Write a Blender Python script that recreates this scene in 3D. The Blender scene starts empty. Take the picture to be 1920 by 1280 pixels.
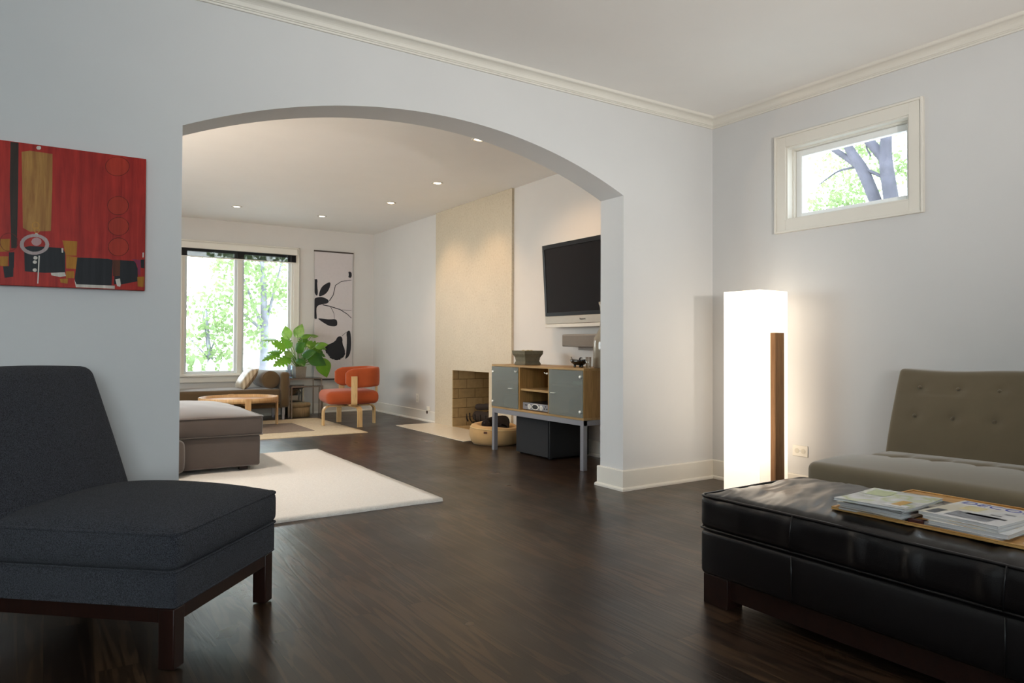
import bpy, bmesh, math, random
from mathutils import Vector, Matrix, Quaternion, noise
random.seed(7)
S = bpy.context.scene
COL = S.collection
PI = math.pi

# ------------------------------------------------------------------ camera
F_PX, CY_PX = 1324.62, 626.17
yaw, pitch, roll = 0.581107512, 0.015262072, 0.00396003744
fw = Vector((math.sin(yaw)*math.cos(pitch), math.cos(yaw)*math.cos(pitch), math.sin(pitch)))
r0 = Vector((math.cos(yaw), -math.sin(yaw), 0)); u0 = r0.cross(fw)
rr = r0*math.cos(roll) + u0*math.sin(roll); uu = -r0*math.sin(roll) + u0*math.cos(roll)
cd = bpy.data.cameras.new('camera'); cam = bpy.data.objects.new('camera', cd); COL.objects.link(cam)
M = Matrix((rr, uu, -fw)).transposed().to_4x4(); M.translation = Vector((0, 0, 1.0))
cam.matrix_world = M
cd.sensor_fit = 'HORIZONTAL'; cd.sensor_width = 36.0; cd.lens = 36.0*F_PX/1920.0
cd.shift_x = 0.0; cd.shift_y = (CY_PX-640.0)/1920.0
cd.clip_start = 0.02; cd.clip_end = 300
S.camera = cam

# ------------------------------------------------------------------ exposure
S.view_settings.view_transform = 'Standard'; S.view_settings.look = 'None'
S.view_settings.gamma = 1.0; S.view_settings.exposure = 0.0
S.view_settings.use_curve_mapping = False
cy = S.cycles
cy.use_denoising = True; cy.denoiser = 'OPENIMAGEDENOISE'
cy.max_bounces = 12; cy.diffuse_bounces = 6; cy.glossy_bounces = 5; cy.transmission_bounces = 8; cy.transparent_max_bounces = 24
cy.sample_clamp_indirect = 6.0; cy.caustics_reflective = False; cy.caustics_refractive = False

# ------------------------------------------------------------------ sky
W = bpy.data.worlds.new('sky'); S.world = W; W.use_nodes = True
nt = W.node_tree; nt.nodes.clear()
wo = nt.nodes.new('ShaderNodeOutputWorld'); bg = nt.nodes.new('ShaderNodeBackground')
tc = nt.nodes.new('ShaderNodeTexCoord'); sx = nt.nodes.new('ShaderNodeSeparateXYZ'); rp = nt.nodes.new('ShaderNodeValToRGB')
nt.links.new(tc.outputs['Generated'], sx.inputs[0]); nt.links.new(sx.outputs['Z'], rp.inputs[0])
rp.color_ramp.elements[0].position = 0.0; rp.color_ramp.elements[0].color = (0.95, 0.98, 1, 1)
rp.color_ramp.elements[1].position = 0.9; rp.color_ramp.elements[1].color = (0.62, 0.78, 1.0, 1)
nt.links.new(rp.outputs[0], bg.inputs[0]); bg.inputs[1].default_value = 9.0
nt.links.new(bg.outputs[0], wo.inputs[0])

def area(name, loc, rot, sx_, sy_, power, color, spread=None):
    l = bpy.data.lights.new(name, 'AREA'); l.shape = 'RECTANGLE'; l.size = sx_; l.size_y = sy_
    l.energy = power; l.color = color
    if spread: l.spread = spread
    o = bpy.data.objects.new(name, l); o.location = loc; o.rotation_euler = rot; COL.objects.link(o)
    return o
# daylight coming in through the two windows outside the view
DAY = (0.84, 0.92, 1.0)
area('daylight_back_window', (-0.8, -2.62, 1.65), (PI/2, 0, 0), 1.9, 1.6, 72, DAY)
area('daylight_left_window', (-2.45, 6.9, 1.5), (PI/2, 0, -PI/2), 2.6, 1.5, 60, DAY)

# ------------------------------------------------------------------ helpers
def lin(h):
    h = h.lstrip('#'); v = [int(h[i:i+2], 16)/255 for i in (0, 2, 4)]
    return tuple((x/12.92 if x <= .04045 else ((x+.055)/1.055)**2.4) for x in v) + (1,)

class N:
    def __init__(s, name):
        s.m = bpy.data.materials.new(name); s.m.use_nodes = True; s.t = s.m.node_tree
        s.b = s.t.nodes['Principled BSDF']; s.out = s.t.nodes['Material Output']
    def n(s, k, **kw):
        x = s.t.nodes.new('ShaderNode'+k)
        for a, v in kw.items(): setattr(x, a, v)
        return x
    def l(s, a, b): s.t.links.new(a, b)
    def coord(s, scale=(1,1,1), rot=(0,0,0), src='Object'):
        c = s.n('TexCoord'); m = s.n('Mapping'); m.inputs['Scale'].default_value = scale; m.inputs['Rotation'].default_value = rot
        s.l(c.outputs[src], m.inputs[0]); return m.outputs[0]
    def noise(s, vec, scale, detail=4, rough=.55, dist=0):
        x = s.n('TexNoise'); x.inputs['Scale'].default_value = scale; x.inputs['Detail'].default_value = detail
        x.inputs['Roughness'].default_value = rough; x.inputs['Distortion'].default_value = dist
        s.l(vec, x.inputs['Vector']); return x.outputs['Fac']
    def ramp(s, fac, stops):
        r = s.n('ValToRGB'); e = r.color_ramp.elements
        while len(e) < len(stops): e.new(0.5)
        for i, (p, c) in enumerate(stops): e[i].position = p; e[i].color = c if len(c) == 4 else tuple(c)+(1,)
        s.l(fac, r.inputs[0]); return r.outputs[0]
    def mix(s, a, b, fac, mode='MIX'):
        x = s.n('Mix', data_type='RGBA', blend_type=mode)
        for v, i in ((a, 6), (b, 7), (fac, 0)):
            if isinstance(v, (tuple, list)): x.inputs[i].default_value = v if len(v) == 4 else tuple(v)+(1,)
            elif isinstance(v, (int, float)): x.inputs[i].default_value = v
            else: s.l(v, x.inputs[i])
        return x.outputs[2]
    def bump(s, h, strength=.2, dist=.01):
        x = s.n('Bump'); x.inputs['Strength'].default_value = strength; x.inputs['Distance'].default_value = dist
        s.l(h, x.inputs['Height']); s.l(x.outputs[0], s.b.inputs['Normal']); return x
    def set(s, base=None, rough=None, metal=None, spec=None, **kw):
        for k, v in (('Base Color', base), ('Roughness', rough), ('Metallic', metal), ('Specular IOR Level', spec)):
            if v is None: continue
            if isinstance(v, (int, float, tuple)): s.b.inputs[k].default_value = v
            else: s.l(v, s.b.inputs[k])
        for k, v in kw.items(): s.b.inputs[k.replace('_', ' ')].default_value = v
        return s

def plain(name, hexc, rough=.5, metal=0, spec=.5, var=.06, scale=30, bump=0, bscale=200, bdist=.001):
    m = N(name); c = lin(hexc); v = m.coord()
    f = m.noise(v, scale)
    lo = tuple(x*(1-var) for x in c[:3]); hi = tuple(min(1, x*(1+var)) for x in c[:3])
    m.set(m.ramp(f, [(.3, lo), (.7, hi)]), rough, metal, spec)
    if bump: m.bump(m.noise(v, bscale, 3), bump, bdist)
    return m.m

def wood(name, dark, light, along='Y', rough=.45, scale=1.0, spec=.4):
    m = N(name); sc = {'X': (1.2, 18, 18), 'Y': (18, 1.2, 18), 'Z': (18, 18, 1.2)}[along]
    v = m.coord(tuple(a*scale for a in sc))
    f = m.noise(v, 2.2, 6, .6, .6)
    v2 = m.coord(tuple(a*scale*7 for a in sc)); g = m.noise(v2, 1.5, 3)
    a = m.ramp(f, [(.3, lin(dark)), (.7, lin(light))])
    b = m.ramp(g, [(.35, (.72, .72, .72, 1)), (.6, (1, 1, 1, 1))])
    m.set(m.mix(a, b, .6, 'MULTIPLY'), rough, 0, spec); m.bump(g, .12, .001)
    return m.m

def fabric(name, hexc, var=.25, fine=700, rough=.95, bump=.6, bdist=.002, sheen=.2, hex2=None, fs=None):
    m = N(name); v = m.coord(); f = m.noise(v, fine, 2, .7); g = m.noise(v, 6, 3)
    c = lin(hexc); d = lin(hex2) if hex2 else tuple(x*(1-var) for x in c[:3])+(1,)
    a = m.ramp(f, [(.35, d), (.65, c)])
    b = m.ramp(g, [(.3, (.9, .9, .9, 1)), (.7, (1, 1, 1, 1))])
    m.set(m.mix(a, b, 1.0, 'MULTIPLY'), rough, 0, .15)
    m.b.inputs['Sheen Weight'].default_value = sheen; m.b.inputs['Sheen Roughness'].default_value = .5
    m.bump(f, bump, bdist)
    return m.m

def glass(name, tint=(1, 1, 1), refl=.08, rough=.0):
    m = N(name); t = m.n('BsdfTransparent'); t.inputs[0].default_value = tuple(tint)+(1,)
    g = m.n('BsdfGlossy'); g.inputs['Roughness'].default_value = rough
    fr = m.n('LayerWeight'); fr.inputs[0].default_value = .35
    mu = m.n('Math', operation='MULTIPLY_ADD'); mu.inputs[1].default_value = .5; mu.inputs[2].default_value = refl*.5
    m.l(fr.outputs['Fresnel'], mu.inputs[0])
    x = m.n('MixShader'); m.l(mu.outputs[0], x.inputs[0]); m.l(t.outputs[0], x.inputs[1]); m.l(g.outputs[0], x.inputs[2])
    m.l(x.outputs[0], m.out.inputs[0]); return m.m

def emis(name, color, strength):
    m = N(name); m.b.inputs['Base Color'].default_value = tuple(color)+(1,)
    m.b.inputs['Emission Color'].default_value = tuple(color)+(1,); m.b.inputs['Emission Strength'].default_value = strength
    return m.m

def B(): return bmesh.new()
def box(bm, x0, x1, y0, y1, z0, z1, mi=0, bev=0, seg=2):
    r = bmesh.ops.create_cube(bm, size=1.0); vs = r['verts']
    for v in vs:
        v.co = Vector(((x0+x1)/2+v.co.x*(x1-x0), (y0+y1)/2+v.co.y*(y1-y0), (z0+z1)/2+v.co.z*(z1-z0)))
    fs = {f for v in vs for f in v.link_faces}
    for f in fs: f.material_index = mi
    if bev:
        es = list({e for v in vs for e in v.link_edges})
        rb = bmesh.ops.bevel(bm, geom=es, offset=bev, segments=seg, affect='EDGES', profile=.5)
        for f in rb['faces']: f.material_index = mi; f.smooth = True
    return vs
def xform(bm, vs, mat):
    for v in vs: v.co = mat @ v.co
def prism(bm, pts, a0, a1, axis='Y', mi=0):
    # pts are 2-D outline; axis is the extrusion axis
    def mk(p, a):
        return {'Y': (p[0], a, p[1]), 'X': (a, p[0], p[1]), 'Z': (p[0], p[1], a)}[axis]
    v0 = [bm.verts.new(mk(p, a0)) for p in pts]; v1 = [bm.verts.new(mk(p, a1)) for p in pts]
    n = len(pts); fs = [bm.faces.new(v0), bm.faces.new(v1[::-1])]
    for i in range(n): fs.append(bm.faces.new((v0[i], v1[i], v1[(i+1) % n], v0[(i+1) % n])))
    for f in fs: f.material_index = mi
    return v0+v1
def tube(bm, pts, r, seg=8, closed=False, mi=0, cap=True):
    pts = [Vector(p) for p in pts]; n = len(pts); rings = []; up = None
    rs = r if isinstance(r, (list, tuple)) else [r]*n
    for i, p in enumerate(pts):
        a = pts[(i-1) % n] if (closed or i > 0) else p; b = pts[(i+1) % n] if (closed or i < n-1) else p
        t = (b-a).normalized()
        if up is None: up = Vector((0, 0, 1)) if abs(t.z) < .9 else Vector((1, 0, 0))
        s = t.cross(up)
        if s.length < 1e-4: s = t.cross(Vector((1, .3, 0)))
        s.normalize(); up = s.cross(t).normalized()
        rings.append([bm.verts.new(p+(s*math.cos(2*PI*k/seg)+up*math.sin(2*PI*k/seg))*rs[i]) for k in range(seg)])
    m = n if closed else n-1
    for i in range(m):
        A, Bq = rings[i], rings[(i+1) % n]
        for k in range(seg):
            f = bm.faces.new((A[k], A[(k+1) % seg], Bq[(k+1) % seg], Bq[k])); f.material_index = mi; f.smooth = True
    if cap and not closed:
        f = bm.faces.new(rings[0]); f.material_index = mi; f = bm.faces.new(rings[-1][::-1]); f.material_index = mi
def lathe(bm, prof, c=(0, 0, 0), seg=32, mi=0, axis='Z', sx=1, sy=1):
    rings = []
    for (r, z) in prof:
        ring = []
        for k in range(seg):
            a = 2*PI*k/seg; x, y = r*math.cos(a)*sx, r*math.sin(a)*sy
            p = {'Z': (x, y, z), 'Y': (x, z, y), 'X': (z, x, y)}[axis]
            ring.append(bm.verts.new(Vector(p)+Vector(c)))
        rings.append(ring)
    for i in range(len(rings)-1):
        for k in range(seg):
            f = bm.faces.new((rings[i][k], rings[i][(k+1) % seg], rings[i+1][(k+1) % seg], rings[i+1][k])); f.smooth = True; f.material_index = mi
    for ring in (rings[0], rings[-1]):
        try:
            f = bm.faces.new(ring); f.material_index = mi
        except ValueError: pass
def cushion(bm, c0, c1, r=.02, n=(14, 14, 6), puff=(0, 0, 0), fn=None, mi=0):
    c = [(a+b)/2 for a, b in zip(c0, c1)]; h = [(b-a)/2 for a, b in zip(c0, c1)]; r = min(r, min(h)*.999)
    def ts(hh, k):
        e = r/hh; L = [-1+e*(1-math.cos(PI/2*j/4)) for j in range(5)]
        inner = [(-1+e)+(2-2*e)*j/k for j in range(1, k)]
        return L+inner+[-x for x in L[::-1]]
    T = [ts(h[i], n[i]) for i in range(3)]
    new = []
    for ax in range(3):
        a, b = [(1, 2), (2, 0), (0, 1)][ax]
        for sg in (-1, 1):
            g = []
            for u in T[a]:
                row = []
                for v in T[b]:
                    s = [0, 0, 0]; s[ax] = sg; s[a] = u; s[b] = v
                    p = Vector([h[i]*s[i] for i in range(3)])
                    q = Vector([max(-h[i]+r, min(h[i]-r, p[i])) for i in range(3)])
                    d = p-q
                    if d.length > 0: p = q+d.normalized()*r
                    sn = [p[i]/h[i] for i in range(3)]
                    for i in range(3):
                        j, k = [(1, 2), (2, 0), (0, 1)][i]
                        if puff[i]: p[i] += puff[i]*max(0, 1-sn[j]**2)*max(0, 1-sn[k]**2)*(1 if sn[i] > 0 else -1)*min(1, abs(sn[i])**2)
                    w = p+Vector(c)
                    if fn: w = fn(w, sn)
                    row.append(bm.verts.new(w))
                g.append(row); new += row
            for i in range(len(g)-1):
                for j in range(len(g[0])-1):
                    q = (g[i][j], g[i+1][j], g[i+1][j+1], g[i][j+1])
                    f = bm.faces.new(q if sg > 0 else q[::-1]); f.smooth = True; f.material_index = mi
    bmesh.ops.remove_doubles(bm, verts=new, dist=1e-5)
def rrect(x0, x1, y0, y1, z, r, n=5, zf=None):
    P = []
    for cx, cy_, a0 in ((x1-r, y1-r, 0), (x0+r, y1-r, PI/2), (x0+r, y0+r, PI), (x1-r, y0+r, 1.5*PI)):
        for j in range(n+1):
            a = a0+PI/2*j/n; P.append((cx+r*math.cos(a), cy_+r*math.sin(a), z))
    # subdivide the long sides
    Q = []
    for i, p in enumerate(P):
        q = P[(i+1) % len(P)]; Q.append(p); L = math.dist(p, q); k = int(L/.06)
        for j in range(1, k): Q.append(tuple(p[m]+(q[m]-p[m])*j/k for m in range(3)))
    if zf: Q = [zf(p) for p in Q]
    return Q

def obj(name, bm, mats, parent=None, off=None, smooth=False, bevel=0, subsurf=0):
    bmesh.ops.recalc_face_normals(bm, faces=bm.faces[:])
    me = bpy.data.meshes.new(name); bm.to_mesh(me); bm.free()
    if not isinstance(mats, (list, tuple)): mats = [mats]
    for m in mats: me.materials.append(m)
    if smooth:
        for p in me.polygons: p.use_smooth = True
    o = bpy.data.objects.new(name, me); COL.objects.link(o)
    if parent is not None:
        o.parent = parent
        if off is not False:
            o.location = -Vector(parent.get('_w', (0, 0, 0))) if off is None else off
    if bevel:
        md = o.modifiers.new('bevel', 'BEVEL'); md.width = bevel; md.segments = 2; md.limit_method = 'ANGLE'; md.angle_limit = .6
    if subsurf:
        md = o.modifiers.new('subsurf', 'SUBSURF'); md.levels = subsurf; md.render_levels = subsurf
    return o
def tag(o, label=None, cat=None, group=None, kind=None):
    if label: o['label'] = label
    if cat: o['category'] = cat
    if group: o['group'] = group
    if kind: o['kind'] = kind
    return o
def thing(name, label, cat, loc, rotz=0, group=None, local=False):
    # local=False: children are modelled in world coordinates and shifted back by the thing's location
    o = bpy.data.objects.new(name, None); COL.objects.link(o); o.empty_display_size = .1
    o.location = loc; o.rotation_euler = (0, 0, rotz)
    o['_w'] = (0, 0, 0) if local else tuple(loc)
    return tag(o, label, cat, group)
def struct(name, bm, m, **kw):
    return tag(obj(name, bm, m, **kw), kind='structure')
def text_mesh(name, curve):
    c = bpy.data.objects.new(name+'_curve', curve); COL.objects.link(c); bpy.context.view_layer.update()
    me = bpy.data.meshes.new_from_object(c.evaluated_get(bpy.context.evaluated_depsgraph_get())); bpy.data.objects.remove(c)
    me.name = name; me.materials.clear(); o = bpy.data.objects.new(name, me); COL.objects.link(o); return o
def nz(p, s, seed=0): return noise.noise(Vector((p[0]*s[0]+seed, p[1]*s[1]+seed*1.7, p[2]*s[2])))

# ------------------------------------------------------------------ materials of the room
wall_m = plain('wall_paint', '#d3d3d3', .75, spec=.25, var=.012, scale=3, bump=.06, bscale=260)
warm_wall_m = plain('rear_wall_paint', '#cfccc8', .75, spec=.25, var=.012, scale=3, bump=.06, bscale=260)
ceil_m = plain('ceiling_paint', '#f1efec', .85, spec=.2, var=.01, scale=3)
trim_m = plain('trim_paint', '#e0dcd3', .4, spec=.4, var=.01, scale=5)
steel_m = plain('brushed_steel', '#a9abb2', .38, .85, var=.05, scale=60)
chrome_m = plain('polished_metal', '#d9dadc', .15, .95, var=.02)
dark_wood_m = wood('espresso_wood', '#1b0e0a', '#2c1710', 'X', .35)
black_m = plain('matte_black', '#0c0c0e', .55, var=.1)

def floor_mat():
    m = N('espresso_oak_floor')
    v = m.coord(rot=(0, 0, PI/2))
    br = m.n('TexBrick'); br.offset = .37; br.squash = 1
    for k, x in (('Scale', 1.0), ('Brick Width', 1.25), ('Row Height', .128), ('Mortar Size', .0012), ('Mortar Smooth', .2), ('Bias', 0.0)): br.inputs[k].default_value = x
    br.inputs['Color1'].default_value = (.25, .25, .25, 1); br.inputs['Color2'].default_value = (1, 1, 1, 1); br.inputs['Mortar'].default_value = (0, 0, 0, 1)
    m.l(v, br.inputs['Vector'])
    # every board gets its own shift of the grain
    vv = m.coord((9, .7, 1)); ad = m.n('VectorMath', operation='ADD'); m.l(vv, ad.inputs[0])
    cm = m.n('VectorMath', operation='SCALE'); cm.inputs['Scale'].default_value = 9.0; m.l(br.outputs['Color'], cm.inputs[0]); m.l(cm.outputs[0], ad.inputs[1])
    g = m.noise(ad.outputs[0], 1.3, 3, .5, .7)
    wv = m.n('Math', operation='MULTIPLY'); wv.inputs[1].default_value = 34; m.l(g, wv.inputs[0])
    sn = m.n('Math', operation='SINE'); m.l(wv.outputs[0], sn.inputs[0])
    fine = m.noise(m.coord((160, 5, 1)), 1.0, 3)
    base = m.ramp(br.outputs['Color'], [(0, lin('#0a0605')), (.25, lin('#2e2018')), (1, lin('#4b3726'))])
    ln = m.ramp(sn.outputs[0], [(.0, (.45, .45, .45, 1)), (.75, (1.15, 1.15, 1.15, 1))])
    fn_ = m.ramp(fine, [(.35, (.7, .7, .7, 1)), (.6, (1.0, 1.0, 1.0, 1))])
    col = m.mix(m.mix(base, ln, .95, 'MULTIPLY'), fn_, .8, 'MULTIPLY')
    rg = m.ramp(m.noise(m.coord(), 2.5, 3), [(.3, (.27, .27, .27, 1)), (.7, (.37, .37, .37, 1))])
    m.set(col, rg, 0, .5)
    hs = m.n('Math', operation='ADD'); m.l(sn.outputs[0], hs.inputs[0]); m.l(fine, hs.inputs[1])
    m.bump(hs.outputs[0], .12, .0010)
    return m.m
floor_m = floor_mat()

# ------------------------------------------------------------------ the shell
XR, YA, YB, XF, YF, ZM, ZF = 4.228, 3.656, 3.896, 4.14, 10.15, 2.72, 2.67
XL, YBK = -2.3, -2.4
b = B(); box(b, XL-.2, XR+.2, YBK-.2, YB, -.12, 0); box(b, XL-.2, XF+.2, YB, YF+.2, -.12, 0)
struct('floor', b, floor_m)
b = B(); box(b, XL-.2, XR+.3, YBK-.2, YB, ZM, ZM+.15)
struct('ceiling', b, ceil_m)
# rear ceiling with round holes left as recessed cans (cans sit on its underside)
b = B(); box(b, XL-.2, XF+.2, YB, YF+.2, ZF, ZF+.15)
struct('ceiling_rear', b, ceil_m)
# arch wall
cx, hw, zs, za = 1.9215, 1.3985, 2.037, 2.336
R_ = (hw*hw+(za-zs)**2)/(2*(za-zs)); zc = za-R_
a0 = math.asin(hw/R_)
arc_p = [(cx-hw, zs)]
for i in range(1, 48):
    a = -a0+2*a0*i/48; arc_p.append((cx+R_*math.sin(a), zc+R_*math.cos(a)))
arc_p.append((cx+hw, zs))
b = B()
def qd(*p): b.faces.new([b.verts.new(q) for q in p])
for y in (YA, YB):
    qd((XL, y, 0), (cx-hw, y, 0), (cx-hw, y, zs), (XL, y, zs)); qd((XL, y, zs), (cx-hw, y, zs), (cx-hw, y, ZM), (XL, y, ZM))
    qd((cx+hw, y, 0), (XR+.05, y, 0), (XR+.05, y, zs), (cx+hw, y, zs)); qd((cx+hw, y, zs), (XR+.05, y, zs), (XR+.05, y, ZM), (cx+hw, y, ZM))
    for (xa, za1), (xb, zb1) in zip(arc_p, arc_p[1:]): qd((xa, y, za1), (xb, y, zb1), (xb, y, ZM), (xa, y, ZM))
for (xa, za1), (xb, zb1) in zip([(XL, 0), (cx-hw, 0)]+arc_p+[(cx+hw, 0), (XR+.05, 0), (XR+.05, zs), (XR+.05, ZM), (XL, ZM), (XL, zs)], [(cx-hw, 0)]+arc_p+[(cx+hw, 0), (XR+.05, 0), (XR+.05, zs), (XR+.05, ZM), (XL, ZM), (XL, zs), (XL, 0)]):
    if (xb == XL and xa > 0): pass
    qd((xa, YA, za1), (xb, YA, zb1), (xb, YB, zb1), (xa, YB, za1))
bmesh.ops.remove_doubles(b, verts=b.verts[:], dist=1e-5)
o = struct('wall_arch', b, wall_m)
# right wall of the front room with its small high window
wy0, wy1, wz0, wz1 = 2.178, 3.007, 1.860, 2.362
b = B(); T = .2
box(b, XR, XR+T, YBK-.2, wy0, 0, ZM); box(b, XR, XR+T, wy1, YB, 0, ZM)
box(b, XR, XR+T, wy0, wy1, 0, wz0); box(b, XR, XR+T, wy0, wy1, wz1, ZM)
struct('wall_right', b, wall_m)
# rear right wall (round the firebox)
b = B()
fy0, fy1, fz = 6.72, 7.575, .692
box(b, XF, XF+.2, YB, fy0, 0, ZF); box(b, XF, XF+.2, fy1, YF+.2, 0, ZF); box(b, XF, XF+.2, fy0, fy1, fz, ZF)
struct('wall_rear_right', b, warm_wall_m)
# far wall with the garden window
gx0, gx1, gz0, gz1 = 1.47, 2.925, .585, 2.30
b = B()
box(b, XL-.2, gx0, YF, YF+.2, 0, ZF); box(b, gx1, XF+.2, YF, YF+.2, 0, ZF); box(b, gx0, gx1, YF, YF+.2, 0, gz0); box(b, gx0, gx1, YF, YF+.2, gz1, ZF)
struct('wall_far', b, warm_wall_m)
# walls outside the view, with their windows
b = B(); box(b, XL-.2, XL, YBK-.2, 5.6, 0, ZM); box(b, XL-.2, XL, 8.2, YF+.2, 0, ZM); box(b, XL-.2, XL, 5.6, 8.2, 0, .75); box(b, XL-.2, XL, 5.6, 8.2, 2.25, ZM)
struct('wall_left', b, wall_m)
b = B(); box(b, XL-.2, -1.75, YBK-.2, YBK, 0, ZM); box(b, .15, XR+.2, YBK-.2, YBK, 0, ZM); box(b, -1.75, .15, YBK-.2, YBK, 0, .85); box(b, -1.75, .15, YBK-.2, YBK, 2.45, ZM)
struct('wall_back', b, wall_m)

# ---- baseboards
def base_run(b, x0, y0, x1, y1, nx, ny, h=.14, e0=0, e1=0):
    # a skirting board with a shoe moulding; (nx,ny) points into the room
    d = Vector((x1-x0, y1-y0)).normalized(); p0 = Vector((x0, y0)); p1 = Vector((x1, y1)); n = Vector((nx, ny))
    prof = [(0, 0), (.030, 0), (.030, .012), (.026, .02), (.017, .024), (.017, h-.006), (.013, h), (0, h)]
    va, vb = [], []
    for (t, z) in prof:
        # mitre ends by the moulding's thickness
        a = p0+n*t-d*t*e0; c = p1+n*t+d*t*e1
        va.append(b.verts.new((a.x, a.y, z))); vb.append(b.verts.new((c.x, c.y, z)))
    k = len(prof); b.faces.new(va); b.faces.new(vb[::-1])
    for i in range(k): b.faces.new((va[i], vb[i], vb[(i+1) % k], va[(i+1) % k]))
jr = cx+hw; jl = cx-hw
b = B()
base_run(b, jr, YA, XR, YA, 0, -1, e0=1, e1=-1)
base_run(b, jr, YB, jr, YA, -1, 0, e0=1, e1=1)
base_run(b, XF, YB, jr, YB, 0, 1, e0=-1, e1=1)
base_run(b, XL, YA, jl, YA, 0, -1, e1=1); base_run(b, jl, YA, jl, YB, 1, 0, e0=1, e1=1); base_run(b, jl, YB, XL, YB, 0, 1, e0=1)
struct('baseboard_middle', b, trim_m)
b = B(); base_run(b, XR, YA, XR, YBK, -1, 0, e0=-1, e1=-1); struct('baseboard_right', b, trim_m)
b = B(); base_run(b, XF, YF, XF, 8.035, -1, 0, e0=-1); base_run(b, XF, 6.265, XF, YB, -1, 0, e1=-1); struct('baseboard_rear_right', b, trim_m)
b = B(); base_run(b, XL, YF, XF, YF, 0, -1, e1=-1); struct('baseboard_far', b, trim_m)
# ---- crown moulding
def crown_run(b, p0, p1, n, e0, e1):
    d = (Vector(p1)-Vector(p0)).normalized(); n = Vector(n)
    prof = [(0, 2.650), (.012, 2.650), (.014, 2.658), (.020, 2.660), (.021, 2.664), (.026, 2.666)]
    for i in range(7):
        a = PI/2*i/6; prof.append((.028+.040*(1-math.cos(a)), 2.668+.034*math.sin(a)))
    prof += [(.073, 2.704), (.076, 2.708), (.078, ZM), (0, ZM)]
    va, vb = [], []
    for (t, z) in prof:
        a = Vector(p0)+n*t-d*t*e0; c = Vector(p1)+n*t+d*t*e1
        va.append(b.verts.new((a.x, a.y, z))); vb.append(b.verts.new((c.x, c.y, z)))
    k = len(prof); b.faces.new(va); b.faces.new(vb[::-1])
    for i in range(k): b.faces.new((va[i], vb[i], vb[(i+1) % k], va[(i+1) % k]))
b = B(); crown_run(b, (XL, YA), (XR, YA), (0, -1), -1, -1); struct('trim_1', b, trim_m)
b = B(); crown_run(b, (XR, YA), (XR, YBK), (-1, 0), -1, -1); struct('trim_2', b, trim_m)

# ------------------------------------------------------------------ window_1: small high window in the right wall
pane_m = glass('window_glass', (.97, 1, .99))
def casing_frame(b, u0, u1, z0, z1, w, plane, th, axis, sgn):
    # picture-frame casing with a raised outer bead, round an opening u0..u1 x z0..z1 (u runs along the wall)
    def pr(ua, ub, za_, zb, t):
        a, c = sorted((plane, plane+sgn*t))
        if axis == 'X': box(b, a, c, ua, ub, za_, zb)
        else: box(b, ua, ub, a, c, za_, zb)
    for t, wi, wo_ in ((th, 0, w-.012), (th+.010, w-.014, w)):
        pr(u0-wo_, u0-wi, z0-wo_, z1+wo_, t); pr(u1+wi, u1+wo_, z0-wo_, z1+wo_, t)
        pr(u0-wi, u1+wi, z1+wi, z1+wo_, t); pr(u0-wi, u1+wi, z0-wo_, z0-wi, t)
win1 = tag(bpy.data.objects.new('window_1', None), kind='structure'); COL.objects.link(win1); win1.location = (XR, 2.59, wz0); win1['_w'] = (XR, 2.59, wz0)
b = B(); casing_frame(b, wy0, wy1, wz0, wz1, .085, XR, .016, 'X', -1); obj('casing', b, trim_m, win1, bevel=.002)
b = B()  # jamb liner with two steps and the sash
xs = XR+.10
for x0, x1, t in ((XR-.006, XR+.05, .010), (XR+.05, XR+.20, .018)):
    box(b, x0, x1, wy0, wy0+t, wz0, wz1); box(b, x0, x1, wy1-t, wy1, wz0, wz1); box(b, x0, x1, wy0+t, wy1-t, wz1-t, wz1); box(b, x0, x1, wy0+t, wy1-t, wz0, wz0+t)
obj('frame', b, trim_m, win1)
b = B(); s0, s1, q0, q1 = wy0+.019, wy1-.019, wz0+.019, wz1-.019; t = .042
box(b, xs-.02, xs+.02, s0, s0+t, q0, q1, bev=.003); box(b, xs-.02, xs+.02, s1-t, s1, q0, q1, bev=.003); box(b, xs-.02, xs+.02, s0+t, s1-t, q1-t, q1, bev=.003); box(b, xs-.02, xs+.02, s0+t, s1-t, q0, q0+t*.75, bev=.003)
sash = obj('sash', b, plain('sash_vinyl', '#eceeee', .35, var=.01), win1)
b = B(); box(b, xs-.003, xs+.003, s0+t-.004, s1-t+.004, q0+t*.75-.004, q1-t+.004); obj('pane', b, pane_m, win1)
b = B(); tube(b, [(xs-.05, s0+.012, q0+.20), (xs-.052, s0+.010, q0+.25), (xs-.05, s0+.012, q0+.30)], [.009, .013, .008], 8); tube(b, [(xs-.045, s0+.014, q0+.20), (xs-.045, s0+.015, q0+.16)], .005, 6)
tag(obj('lock_lever', b, steel_m, win1), label='small grey lever on the window side')

# ------------------------------------------------------------------ window_2: garden window in the far wall
win2 = tag(bpy.data.objects.new('window_2', None), kind='structure'); COL.objects.link(win2); win2.location = (2.2, YF, gz0); win2['_w'] = (2.2, YF, gz0)
b = B()
w = .075
for (x0, x1, z0, z1, t) in ((gx0-w, gx0, gz0, gz1+w, .018), (gx1, gx1+w, gz0, gz1+w, .018), (gx0, gx1, gz1, gz1+w, .018), (gx1+w-.014, gx1+w, gz0, gz1+w, .028), (gx0-w, gx1+w, gz1+w-.014, gz1+w, .028)):
    box(b, x0, x1, YF-t, YF, z0, z1)
obj('casing', b, trim_m, win2, bevel=.002)
b = B(); box(b, gx0-w-.02, gx1+w+.02, YF-.045, YF+.05, gz0-.022, gz0, bev=.003); box(b, gx0-w, gx1+w, YF-.018, YF, gz0-.10, gz0-.022); obj('window_sill', b, trim_m, win2)
b = B()
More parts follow.
